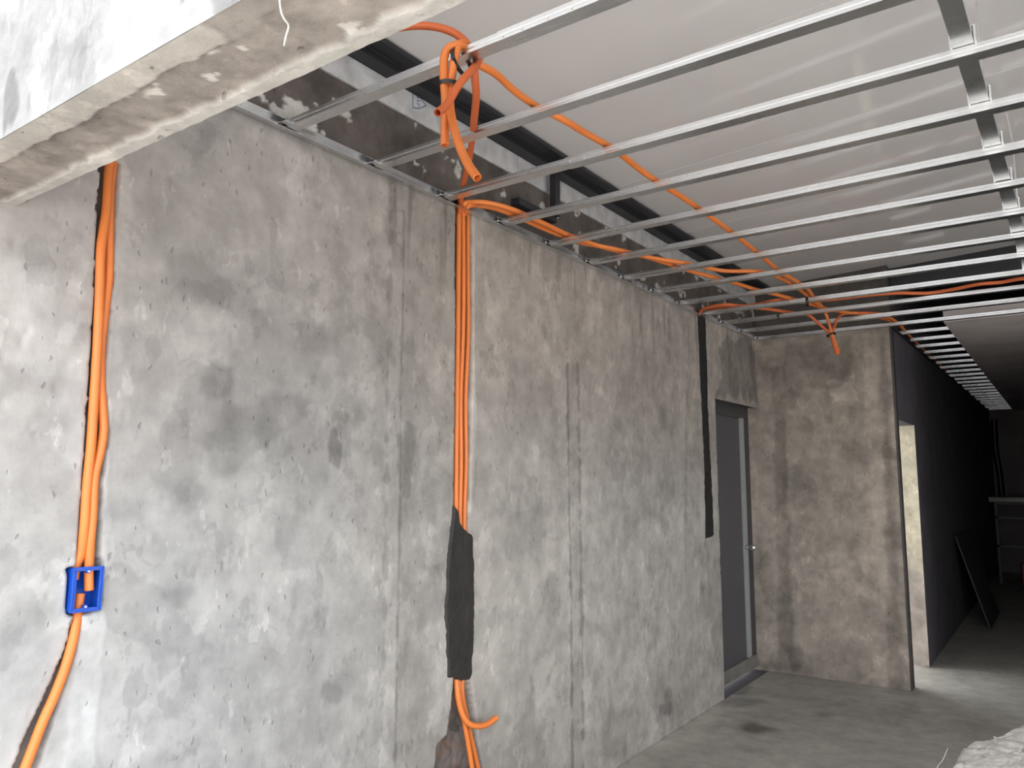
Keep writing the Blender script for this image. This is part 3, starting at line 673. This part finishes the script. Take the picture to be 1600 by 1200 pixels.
# ================================================================== CEILING BATTENS
BH, BW, TH = 0.024, 0.044, 0.0014
def channel_profile(grow=0.0):
    g = grow; w = BW / 2 + g; hgt = BH
    # open C: sole below, two ribbed flanks, lips turned in on top
    outer = [(-w, -g), (w, -g), (w, 0.009), (w - 0.0022, 0.0115), (w, 0.014), (w, hgt + g), (w - 0.009, hgt + g)]
    inner = [(w - 0.009, hgt + g - TH), (w - TH, hgt + g - TH), (w - TH, 0.0145), (w - 0.0022 - TH, 0.0115), (w - TH, 0.0085), (w - TH, TH - g),
             (-w + TH, TH - g), (-w + TH, 0.0085), (-w + 0.0022 + TH, 0.0115), (-w + TH, 0.0145), (-w + TH, hgt + g - TH), (-w + 0.009, hgt + g - TH)]
    rest = [(-w + 0.009, hgt + g), (-w, hgt + g), (-w, 0.014), (-w + 0.0022, 0.0115), (-w, 0.009)]
    return outer + inner + rest
def channel_mesh(name, x0, x1, grow=0.0):
    prof = channel_profile(grow); n = len(prof); b = MB()
    vs = [(x0, p[0], p[1]) for p in prof] + [(x1, p[0], p[1]) for p in prof]
    b.add(vs, [(k, (k + 1) % n, n + (k + 1) % n, n + k) for k in range(n)])
    me = bpy.data.meshes.new(name); me.from_pydata(b.v, [], b.f)
    bm = bmesh.new(); bm.from_mesh(me); bmesh.ops.recalc_face_normals(bm, faces=bm.faces); bm.to_mesh(me); bm.free()
    me.materials.append(M['galv']); return me
scr = MB().cyl((0, 0, 0), (0, -0.0035, 0), 0.0042, 10, 0.003); scr_me = scr.build('screw', M['screw']).data
bpy.data.objects.remove(bpy.data.objects['screw'])
plug_me = MB().box((-0.004, -0.016, 0.001), (0.008, 0.016, 0.020)).build('end_clip', M['black'], None, 0.001).data
bpy.data.objects.remove(bpy.data.objects['end_clip'])
tab_me = MB().add([(0, -0.03, 0), (0.055, -0.026, 0), (0.055, 0.0, 0), (0, 0.0, 0), (0, -0.03, 0.0016), (0.055, -0.026, 0.0016), (0.055, 0, 0.0016), (0, 0, 0.0016)],
                  [(0, 3, 2, 1), (4, 5, 6, 7), (0, 1, 5, 4), (1, 2, 6, 5), (2, 3, 7, 6), (3, 0, 4, 7)]).build('end_tab', M['galv']).data
bpy.data.objects.remove(bpy.data.objects['end_tab'])
def child(name, me, parent, loc=(0, 0, 0), rot=None):
    o = bpy.data.objects.new(name, me); link(o, parent); o.location = loc
    if rot: o.rotation_euler = rot
    return o
YK = [1.567 + 0.398 * k for k in range(13)]
splice_px = [(875, 25), None, (955, 240), (1060, 292), (1165, 327), None, (1252, 388), None, (1245, 450), (1295, 487), None, (1340, 513), None]
ORD = ['first', 'second', 'third', 'fourth', 'fifth', 'sixth', 'seventh', 'eighth', 'ninth', 'tenth', 'eleventh', 'twelfth', 'thirteenth']
XR = 4.6
for k, y in enumerate(YK):
    t = empty('ceiling_batten', (0.0, y, ZG))
    extra = {0: ', with looped orange conduit tied to it', 12: ', tight above the short back wall'}.get(k, '')
    tag(t, 'long galvanised batten, %s counted from the concrete beam%s' % (ORD[k], extra), 'batten', 'long battens across the room ceiling')
    xs = at(*splice_px[k], 1, y)[0] if splice_px[k] else 2.9 + 0.2 * (k % 3)
    a = channel_mesh('channel', 0.012, xs + 0.10, 0.0); child('channel', a, t)
    c = channel_mesh('channel', xs - 0.18, XR, 0.0016); child('channel', c, t)
    for dx in (-0.16, -0.10, -0.02, 0.05):
        child('screw', scr_me, t, (xs + dx, -BW / 2 - 0.001, 0.017 if k % 2 else 0.006))
    child('end_tab', tab_me, t, (0.008, -0.022, 0.003)); child('end_clip', plug_me, t, (0.030, -0.018, 0.0))
# wall track on the left wall
trk = MB().prism([(0.001, ZG - 0.004), (0.032, ZG - 0.004), (0.032, ZG - 0.0028), (0.0022, ZG - 0.0028), (0.0022, ZG + 0.028), (0.028, ZG + 0.028), (0.028, ZG + 0.0292), (0.001, ZG + 0.0292)], 0.80, YB - 0.01, 1).build('wall_track', M['galv'])
tag(trk, 'galvanised perimeter track fixed along the stained wall under the batten ends', 'track')
trk2 = MB().prism([(0.0, 0), (0.026, 0), (0.026, 0.0012), (0.0012, 0.0012), (0.0012, 0.028), (0.0, 0.028)], 6.40, 15.3, 1).build('wall_track', M['steel'])
trk2.location = (XC + 0.0005, 0, ZG - 0.002); tag(trk2, 'dark perimeter track along the corridor wall under the short battens', 'track')
# short battens over the corridor
smes = [channel_mesh('channel', 0.0, 0.352), channel_mesh('channel', 0.03, 0.352)]
for k in range(22):
    y = 6.76 + 0.392 * k
    t = empty('ceiling_batten', (XC + 0.002, y, ZG))
    lab = ('short corridor batten, %s beyond the back wall' % ORD[k]) if k < 8 else 'short corridor batten among the crowded far ones that nearly merge'
    tag(t, lab, 'batten', 'short battens over the corridor')
    child('channel', smes[k % 2], t)
    if k < 10: child('end_tab', tab_me, t, (0.0, -0.022, 0.003))
# carrier running over the battens
def rot_bar(name, p, q, w, hgt, mat, parent=None):
    p, q = Vector(p), Vector(q); d = q - p
    prof = [(-w / 2, 0), (w / 2, 0), (w / 2, hgt), (w / 2 - 0.006, hgt), (w / 2 - 0.006, hgt - 0.0015), (w / 2 - 0.0015, hgt - 0.0015), (w / 2 - 0.0015, 0.0015),
            (-w / 2 + 0.0015, 0.0015), (-w / 2 + 0.0015, hgt - 0.0015), (-w / 2 + 0.006, hgt - 0.0015), (-w / 2 + 0.006, hgt), (-w / 2, hgt)]
    o = MB().prism(prof, 0, d.length, 1).build(name, mat, parent); o.location = p; o.rotation_euler = (0, 0, math.atan2(-d.x, d.y)); return o
ca = empty('carrier_channel', (1.88, 3.6, ZG + BH)); tag(ca, 'galvanised carrier channel crossing on top of the long battens', 'carrier')
o = rot_bar('channel', (1.862, 0.85, ZG + BH + 0.003), (1.972, 6.45, ZG + BH + 0.003), 0.05, 0.03, M['galv']); o.parent = ca; o.matrix_parent_inverse = Matrix.Translation((-1.88, -3.6, -ZG - BH))
clip = MB()
clip.prism([(-0.032, -0.002), (-0.026, -0.002), (-0.026, 0.034), (0.026, 0.034), (0.026, -0.002), (0.032, -0.002), (0.032, 0.0362), (-0.032, 0.0362)], -0.022, 0.022, 1)
clip_me = clip.build('clip', M['galv']).data; bpy.data.objects.remove(bpy.data.objects['clip'])
for y in YK[1:]:
    child('clip', clip_me, ca, (1.862 + (y - 0.85) * 0.110 / 5.6 - 1.88, y - 3.6 - 0.035, 0.003))
# hangers fixing the carrier to the roof
for i_, y in enumerate((2.9, 4.5, 6.1)):
    xh = 1.862 + (y - 0.85) * 0.110 / 5.6
    o = MB().box((xh - 0.003, y - 0.012, ZG + BH + 0.03), (xh + 0.003, y + 0.012, 3.19)).build('hanger_strap', M['galv'])
    tag(o, 'flat metal hanger holding the carrier to the roof, %s from the beam' % ORD[i_], 'hanger', 'carrier hangers')

# ================================================================== CONDUITS
R0 = 0.0118
def P(lst): return [at(*p) for p in lst]
ZC = ZG + BH + 0.014
# chase on the left
tag(tube('conduit', P([(178, 215, 0, -0.006), (170, 265, 0, -0.004), (166, 330, 0, -0.004), (158, 385, 0, -0.002), (156, 440, 0, -0.002), (154, 500, 0, 0.0), (151, 560, 0, 0.0),
                       (146, 640, 0, 0.0), (142, 700, 0, 0.002), (136, 760, 0, 0.0), (132, 820, 0, 0.0), (127, 862, 0, -0.008), (119, 882, 0, -0.016), (115, 904, 0, -0.024)]), 0.0128, M['orange'], None, 14, 0.00225),
    'orange ribbed conduit in the left chase ending behind the blue box edge', 'conduit')
tag(tube('conduit', P([(180, 225, 0, -0.014), (172, 300, 0, -0.012), (171, 360, 0, -0.012), (170, 430, 0, -0.012), (164, 485, 0, -0.014), (158, 540, 0, -0.016), (157, 590, 0, -0.012), (160, 635, 0, -0.004),
                       (162, 670, 0, 0.0), (157, 705, 0, 0.0), (148, 745, 0, 0.001), (145, 800, 0, 0.002), (141, 850, 0, 0.001), (139, 890, 0, -0.006), (139, 922, 0, -0.007)]), 0.0122, M['orange'], None, 14, 0.00225),
    'orange ribbed conduit bowing out of the left chase into the open blue box', 'conduit')
tag(tube('conduit', P([(125, 928, 0, -0.026), (122, 950, 0, -0.020), (120, 968, 0, -0.010), (114, 1000, 0, 0.0), (103, 1040, 0, 0.004), (86, 1085, 0, 0.004), (66, 1130, 0, 0.004), (45, 1185, 0, 0.004), (20, 1250, 0, 0.004), (0, 1310, 0, 0.002)]), 0.0128, M['orange'], None, 14, 0.00225),
    'orange ribbed conduit slanting down out of the blue box', 'conduit')
# middle chase: three side by side, from the ceiling to the mortar and below
off = [-8.2, -0.4, 7.6]
for k, dx in enumerate(off):
    x0 = [-0.013, -0.010, -0.013][k]
    wv = [(0, 0), (1.0, 0.6), (0.6, 1.0)][k]
    top = [(724 + dx * 0.9, 322, 0, 0.004)] if k == 1 else [(724 + dx * 0.9, 326, 0, x0)]
    pts = top + [(724 + dx * 0.9, 345, 0, x0), (723.5 + dx * 0.9 + wv[0], 430, 0, x0), (722.5 + dx * 0.9 + wv[1] * 2, 520, 0, x0), (721 + dx * 0.9 - wv[0], 620, 0, x0), (720 + dx * 0.9 + wv[1], 720, 0, x0), (719 + dx * 0.85, 800, 0, x0), (718.5 + dx * 0.8, 900, 0, -0.022), (718 + dx * 0.8, 1030, 0, -0.022)]
    low = {0: [(714, 1075, 0, -0.004), (719, 1105, 0, 0.006), (728, 1126, 0, 0.022), (742, 1134, 0, 0.040), (760, 1132, 0, 0.055), (776, 1121, 0, 0.066)],
           1: [(718, 1080, 0, -0.012), (724, 1120, 0, -0.004), (732, 1165, 0, 0.006), (739, 1210, 0, 0.012), (745, 1260, 0, 0.012)],
           2: [(722, 1080, 0, -0.016), (730, 1125, 0, -0.012), (741, 1175, 0, -0.004), (750, 1215, 0, 0.004), (758, 1260, 0, 0.006)]}[k]
    txt = {0: 'leftmost orange conduit of the middle chase, its cut end curling out below the mortar', 1: 'central orange conduit of the three in the middle chase, running down to the hole',
           2: 'rightmost orange conduit of the middle chase, running down to the hole'}[k]
    tag(tube('conduit', P(pts + low), 0.0108 if k != 0 else 0.0126, M['orange'], None, 12, 0.0021), txt, 'conduit')
# runs leaving the top of the middle chase along the wall, above the battens
tag(tube('conduit', P([(722, 330, 0, -0.004), (726, 318, 0, 0.03), (738, 316, 2, 2.69), (762, 317, 2, 2.70), (800, 327, 2, ZC), (845, 347, 2, ZC), (900, 372, 2, ZC), (960, 391, 2, ZC), (1020, 403, 2, ZC), (1075, 412, 2, ZC), (1130, 423, 2, ZC), (1190, 425, 2, ZC), (1230, 440, 2, ZC), (1262, 462, 2, ZC), (1285, 480, 2, ZC), (1320, 488, 2, ZC), (1375, 492, 2, ZC), (1402, 504, 2, ZC), (1420, 524, 2, ZC), (1450, 553, 2, ZC), (1480, 580, 2, ZC)]), R0, M['orange'], None, 10, 0.003),
    'upper orange conduit arching from the middle chase and running over the batten ends', 'conduit')
tag(tube('conduit', P([(727, 334, 0, -0.004), (732, 322, 0, 0.03), (745, 322, 2, 2.69), (770, 325, 2, 2.70), (805, 337, 2, ZC), (850, 357, 2, ZC), (905, 378, 2, ZC), (965, 390, 2, ZC), (1025, 406, 2, ZC), (1080, 424, 2, ZC), (1130, 437, 2, ZC), (1180, 452, 2, ZC), (1235, 466, 2, ZC), (1290, 482, 2, ZC)]), R0, M['orange'], None, 10, 0.003),
    'lower orange conduit running over the batten ends beside the stained wall', 'conduit')
# long diagonal run from the tied loops across the battens
tag(tube('conduit', P([(738, 96, 2, 2.705), (752, 103, 2, ZC + 0.012), (775, 116, 2, ZC + 0.02), (805, 143, 2, ZC + 0.02), (840, 167, 2, ZC + 0.01), (878, 186, 2, ZC), (915, 208, 2, ZC + 0.012), (960, 234, 2, ZC + 0.006), (1000, 265, 2, ZC + 0.01), (1035, 289, 2, ZC), (1072, 312, 2, ZC + 0.01), (1103, 334, 2, ZC), (1135, 357, 2, ZC), (1165, 380, 2, ZC),
                       (1192, 402, 2, ZC), (1218, 424, 2, ZC), (1245, 440, 2, ZC), (1262, 452, 2, ZC), (1272, 466, 2, ZC), (1283, 478, 1, 5.55), (1292, 495, 1, 5.62), (1300, 522, 1, 5.66), (1306, 540, 1, 5.67), (1309, 554, 1, 5.66)]), R0, M['orange'], None, 10, 0.003),
    'long orange conduit running diagonally over all the battens to the far tied bundle', 'conduit')
# tied loops on the first batten
tag(tube('conduit', P([(560, 62, 1, 1.50), (600, 49, 1, 1.56), (640, 41, 1, 1.60), (680, 42, 1, 1.62), (712, 53, 1, 1.63), (732, 72, 1, 1.63), (740, 95, 1, 1.62), (742, 120, 1, 1.64), (744, 150, 1, 1.70), (741, 185, 1, 1.82), (738, 215, 2, 2.705), (733, 250, 2, 2.70), (725, 285, 2, 2.69), (720, 312, 0, 0.035), (718, 332, 0, -0.006)]), R0, M['red'], None, 12, 0.0024),
    'red-orange conduit arriving from behind the beam and dropping to the middle chase', 'conduit')
tag(tube('conduit', P([(739, 100, 1, 1.61), (733, 84, 1, 1.575), (724, 72, 1, 1.545), (710, 71, 1, 1.52), (697, 80, 1, 1.505), (693, 102, 1, 1.50), (694, 130, 1, 1.495), (696, 160, 1, 1.49), (695, 195, 1, 1.485), (695, 227, 1, 1.48)]), R0, M['orange'], None, 14, 0.0021),
    'orange conduit looped over the first batten with a short straight ribbed end', 'conduit')
tag(tube('conduit', P([(743, 108, 1, 1.62), (738, 82, 1, 1.59), (728, 70, 1, 1.56), (718, 70, 1, 1.535), (711, 88, 1, 1.520), (707, 112, 1, 1.515), (704, 135, 1, 1.51), (703, 165, 1, 1.50), (708, 195, 1, 1.48), (718, 228, 1, 1.47), (731, 256, 1, 1.46), (746, 278, 1, 1.45)]), R0, M['orange'], None, 14, 0.0021),
    'amber conduit hanging lowest from the first batten with a curved free end', 'conduit')
tag(tube('conduit', P([(752, 84, 1, 1.63), (745, 100, 1, 1.60), (735, 112, 1, 1.55), (722, 126, 1, 1.50), (711, 142, 1, 1.475), (702, 158, 1, 1.455), (693, 169, 1, 1.43), (684, 176, 1, 1.40)]), 0.0108, M['red'], None, 14, 0.0021),
    'short red-orange conduit crossing the tied loops, its open end facing out', 'conduit')
def tie(name, c, axis, rx, ry, label, w=0.0055):
    """flat nylon strap round a bundle, with its lock head and tail"""
    a = Vector(axis).normalized(); e1 = a.orthogonal().normalized(); e2 = a.cross(e1); c = Vector(c); b = MB(); n = 24
    ring = []
    for k in range(n):
        q = 2 * math.pi * k / n; d = e1 * (rx * math.cos(q)) + e2 * (ry * math.sin(q)); dn = d.normalized()
        ring += [c + d - a * w, c + d + a * w, c + d + dn * 0.0018 + a * w, c + d + dn * 0.0018 - a * w]
    fs = []
    for k in range(n):
        p = 4 * k; q = 4 * ((k + 1) % n)
        for s in range(4): fs.append((p + s, q + s, q + (s + 1) % 4, p + (s + 1) % 4))
    b.add(ring, fs)
    t = empty(name, c); tag(t, label, 'cable tie', 'black cable ties')
    inv = Matrix.Translation(-c)
    o = b.build('strap', M['black'], None); o.parent = t; o.matrix_parent_inverse = inv
    hd = MB(); p0 = c + e1 * (rx + 0.003); Mx = Matrix.Translation(p0) @ Matrix((e1, e2, a)).transposed().to_4x4()
    hd.box((-0.004, -0.006, -0.006), (0.006, 0.006, 0.006), Mx)
    o = hd.build('lock_head', M['black'], None, 0.001); o.parent = t; o.matrix_parent_inverse = inv
    return t
c0 = at(702, 131, 1, 1.503)
tie('cable_tie', c0, (0.05, 0, 1), 0.024, 0.016, 'black cable tie cinched round the hanging orange loops')
tie('cable_tie', at(722, 98, 1, 1.545), (1, 0, 0.2), 0.036, 0.042, 'black cable tie holding the loops to the first batten', 0.006)
# far runs
tag(tube('conduit', P([(1092, 492, 0, 0.01), (1098, 484, 2, 2.68), (1112, 479, 2, ZC), (1135, 476, 2, ZC), (1160, 478, 2, ZC), (1185, 475, 2, ZC), (1215, 469, 2, ZC), (1250, 470, 2, ZC + 0.01), (1300, 468, 2, ZC), (1350, 462, 2, ZC), (1400, 458, 2, ZC), (1450, 458, 2, ZC), (1490, 452, 2, ZC), (1530, 444, 2, ZC), (1565, 441, 2, ZC), (1600, 435, 2, ZC), (1700, 425, 2, ZC)]), R0, M['red'], None, 8, 0.004),
    'red conduit leaving the black chase and crossing the far battens to the right', 'conduit')
tag(tube('conduit', P([(1100, 492, 0, 0.02), (1110, 485, 2, ZC), (1140, 481, 2, ZC), (1190, 482, 2, ZC), (1240, 489, 2, ZC), (1262, 492, 1, 5.60), (1282, 508, 1, 5.64), (1298, 524, 1, 5.66), (1303, 540, 1, 5.655), (1307, 553, 1, 5.645)]), R0, M['red'], None, 8, 0.004),
    'red-orange conduit from the black chase bending down into the far tied bundle', 'conduit')
tag(tube('conduit', P([(1400, 492, 2, ZC), (1350, 489, 2, ZC), (1320, 490, 2, ZC), (1309, 498, 1, 5.62), (1303, 512, 1, 5.65), (1300, 523, 1, 5.665), (1303, 535, 1, 5.67), (1312, 549, 1, 5.67)]), R0 * 0.95, M['red'], None, 8, 0.004),
    'red-orange conduit from the corridor joining the far tied bundle', 'conduit')
tag(tube('conduit', P([(1345, 494, 2, ZC), (1378, 497, 2, ZC), (1404, 508, 2, ZC), (1424, 528, 2, ZC), (1452, 555, 2, ZC), (1480, 580, 2, ZC), (1507, 604, 2, ZC), (1526, 622, 2, ZC)]), R0, M['red'], None, 8, 0.005),
    'reddish conduit lying along the short corridor battens', 'conduit')
tie('cable_tie', at(1299, 523, 1, 5.66), (0.4, 0, -1), 0.030, 0.026, 'black cable tie round the far hanging bundle')
tie('cable_tie', at(1261, 471, 1, YK[9]), (1, 0.2, 0), 0.034, 0.034, 'black cable tie on the tenth batten above the far bundle', 0.008)
tie('cable_tie', at(1216, 490, 1, YK[10] + 0.0), (1, 0.2, 0), 0.034, 0.034, 'black cable tie on the eleventh batten left of the far bundle', 0.008)

# ------------------------------------------------------------------ blue flush box in the left chase
cb = at(132.5, 920, 0, 0.0)
bxo = empty('switch_box', (0, cb[1], cb[2])); tag(bxo, 'open blue plastic flush box set in the left chase', 'switch box')
bxo.rotation_euler = (math.radians(-1.5), 0, 0)
hw, hh, dp, fr = 0.037, 0.054, 0.040, 0.010
b = MB(); wl_ = 0.0026
b.box((-dp, -hw, -hh), (-dp + wl_, hw, hh))
for s in (-1, 1):
    b.box((-dp, min(s * hw, s * (hw - wl_)), -hh), (fr, max(s * hw, s * (hw - wl_)), hh)); b.box((-dp, -hw, min(s * hh, s * (hh - wl_))), (fr, hw, max(s * hh, s * (hh - wl_))))
b.build('box_shell', M['blue'], bxo)
b = MB(); L_ = 0.0075
b.box((fr - 0.004, -hw - 0.001, hh - L_), (fr + 0.001, hw + 0.001, hh + 0.001)); b.box((fr - 0.004, -hw - 0.001, -hh - 0.001), (fr + 0.001, hw + 0.001, -hh + L_))
b.box((fr - 0.004, -hw - 0.001, -hh + L_), (fr + 0.001, -hw + L_, hh - L_)); b.box((fr - 0.004, hw - L_, -hh + L_), (fr + 0.001, hw + 0.001, hh - L_))
b.build('rim', M['blue'], bxo, 0.0008)
b = MB(); e = 0.0012
for s in (-1, 1):
    b.box((fr + 0.001, -hw, s * hh - e), (fr + 0.0035, hw, s * hh + e)); b.box((fr + 0.001, s * hw - e, -hh), (fr + 0.0035, s * hw + e, hh))
    b.box((fr + 0.001, -hw + L_, s * (hh - L_) - e), (fr + 0.003, hw - L_, s * (hh - L_) + e)); b.box((fr + 0.001, s * (hw - L_) - e, -hh + L_), (fr + 0.003, s * (hw - L_) + e, hh - L_))
b.build('rim_bead', M['blue'], bxo)
for s in (-1, 1):
    lg = MB().cyl((fr - 0.012, 0.002, s * (hh - 0.010)), (fr - 0.003, 0.002, s * (hh - 0.010)), 0.006, 14).build('lug', M['blue'], bxo)
    MB().cyl((fr - 0.004, 0.002, s * (hh - 0.010)), (fr - 0.001, 0.002, s * (hh - 0.010)), 0.0036, 12, 0.0028).build('screw', M['screw'], lg)

# ================================================================== LOOSE THINGS
# broken stub of concrete at the right front corner
sz = 0.72
far = [at(px, py, 2, sz - 0.008)[:2] for px, py in [(1478, 1225), (1492, 1200), (1502, 1180), (1520, 1168), (1560, 1156), (1600, 1140), (1660, 1122)]]
poly = np.array(far + [(far[-1][0] + 0.25, far[-1][1] - 0.15), (far[-1][0] + 0.25, far[-1][1] - 1.0), (far[0][0] + 0.1, far[0][1] - 0.6), (far[0][0] - 0.02, far[0][1] - 0.12)])
cen = poly.mean(0); na = 160; nr = 40
pp = []
seg = np.roll(poly, -1, 0) - poly; ln = np.linalg.norm(seg, axis=1); cum = np.concatenate([[0], np.cumsum(ln)])
for s in np.linspace(0, cum[-1], na, endpoint=False):
    k = min(np.searchsorted(cum, s, 'right') - 1, len(poly) - 1); pp.append(poly[k] + seg[k] * ((s - cum[k]) / ln[k]))
pp = np.array(pp); V = []; tn = []
rs_ = np.linspace(0.0, 1.0, nr)
for r in rs_: V += [(*(cen + (p - cen) * r), 0) for p in pp]
V = np.array(V)
hgt = sz + 0.010 + 0.030 * fbm(V[:, 0], V[:, 1], 0.22, 6, 5) + 0.02 * fbm(V[:, 0], V[:, 1], 0.05, 16, 4)
rr = np.repeat(rs_, na); hgt -= 0.014 * smooth(0.93, 1.0, rr); V[:, 2] = hgt
cr = fbm(V[:, 0], V[:, 1], 0.18, 27, 4); crack = smooth(0.02, 0.0, np.abs(cr)); V[:, 2] -= 0.006 * crack
tn = np.array([0.56, 0.535, 0.51]) * (1 + 0.4 * fbm(V[:, 0], V[:, 1], 0.12, 17, 5) - 0.15 * crack)[:, None]
side = []
for q, zz in enumerate(np.linspace(0.66, -0.003, 12)):
    j = 1.0 + 0.03 * fbm(pp[:, 0] + pp[:, 1], np.full(na, zz), 0.12, 33, 4)
    side += [(*(cen + (p - cen) * jj), zz) for p, jj in zip(pp, j)]
V = np.concatenate([V, np.array(side)]); tn = np.concatenate([tn, np.tile([0.45, 0.425, 0.40], (len(side), 1))])
rows = nr + 12; i, j = np.meshgrid(np.arange(rows - 1), np.arange(na), indexing='ij')
a = (i * na + j).ravel(); bq = (i * na + (j + 1) % na).ravel()
st = mesh_np('concrete_stub', V, np.stack([a, a + na, bq + na, bq], 1), M['stub'], None, tn)
tag(st, 'broken pale concrete stub with a rough top at the right front', 'concrete stub')
nl = at(1556, 1172, 2, sz); nz = float(V[:nr * na][np.argmin(np.hypot(V[:nr * na, 0] - nl[0], V[:nr * na, 1] - nl[1])), 2])
nail = MB().cyl((nl[0], nl[1], nz - 0.03), (nl[0], nl[1], nz + 0.022), 0.0016, 8).cyl((nl[0], nl[1], nz + 0.022), (nl[0] + 0.0005, nl[1], nz + 0.0245), 0.005, 12).build('nail', M['screw'])
tag(nail, 'bright nail sticking up out of the concrete stub', 'nail')
w0 = at(1481, 1169, 1, 2.12); w1 = at(1464, 1206, 1, 2.12)
tag(tube('wire', [w0, (w0 + w1) / 2 + np.array([0.001, 0, 0.001]), w1, w1 + (w1 - w0) * 1.2 + np.array([0.05, 0, 0]), w1 + (w1 - w0) * 1.6 + np.array([0.22, 0.0, -0.01])], 0.0007, M['alu'], None, 6, 0.006, 0.0, False), 'thin pale wire poking up beside the concrete stub', 'wire')
# boards and trestle in the dark corridor
p0 = at(1487, 848, 0, XC + 0.03); yb_ = 9.35
lb = MB().box((0, 0, 0), (0.012, 1.25, 0.95)).build('leaning_board', M['board'], None, 0.001)
lb.location = (XC + 0.27, yb_, 0.003); lb.rotation_euler = (0, math.radians(-15.5), 0)
tag(lb, 'dark board leaning against the corridor wall', 'board')
tr_ = empty('trestle', (1.4, 13.6, 0)); tag(tr_, 'dark metal trestle at the far end of the corridor', 'trestle')
for nm, lo, hi in [('leg', (1.12, 13.58, 0), (1.16, 13.62, 1.14)), ('leg', (1.95, 13.58, 0), (1.99, 13.62, 1.14)), ('rail', (1.12, 13.58, 0.93), (1.99, 13.62, 0.97)), ('rail', (1.12, 13.58, 0.52), (1.99, 13.62, 0.56)), ('rail', (1.12, 13.58, 1.14), (1.99, 13.62, 1.17))]:
    o = MB().box(lo, hi).build(nm, M['steel'], None, 0.003); o.parent = tr_; o.matrix_parent_inverse = Matrix.Translation((-1.4, -13.6, 0))
o = MB().cyl((1.06, 13.6, 1.212), (2.3, 13.6, 1.212), 0.040, 16).build('bright_bar', M['tube'], None, 0, True)  # pale bar stands in for a far streak of light
tag(o, 'pale bar across the trestle, standing in for a streak of light in the dark', 'pipe')
o = MB().prism([(1.42, 13.2), (1.62, 13.2), (1.64, 13.4), (1.4, 13.4)], 0.75, 1.08, 2).build('crate', M['maroon'], None, 0.01); o.location.z = -0.75
tag(o, 'maroon crate on the floor by the trestle', 'crate')
vp = [at(1553, 655, 1, 15.44), at(1556, 705, 1, 15.44), at(1562, 740, 1, 15.44), at(1566, 778, 1, 15.44)]
tag(tube('drain_pipe', vp, 0.05, M['black'], None, 10, 0.03, 0.0, False), 'black pipe running down the far corridor wall', 'pipe')

# light portals: the open front, plus unseen openings added for light
portal('front_portal', (2.5, 0.57, 1.07), (math.radians(90), 0, 0), 5.2, 2.2)
portal('slot_portal', (2.6, 0.59, 2.97), (math.radians(90), 0, 0), 5.2, 0.34)
portal('added_opening_portal', (5.38, 3.3, 1.4), (0, math.radians(90), 0), 2.2, 4.2)
portal('passage_portal', (-0.22, 7.55, 1.25), (0, math.radians(-90), 0), 2.5, 2.1)
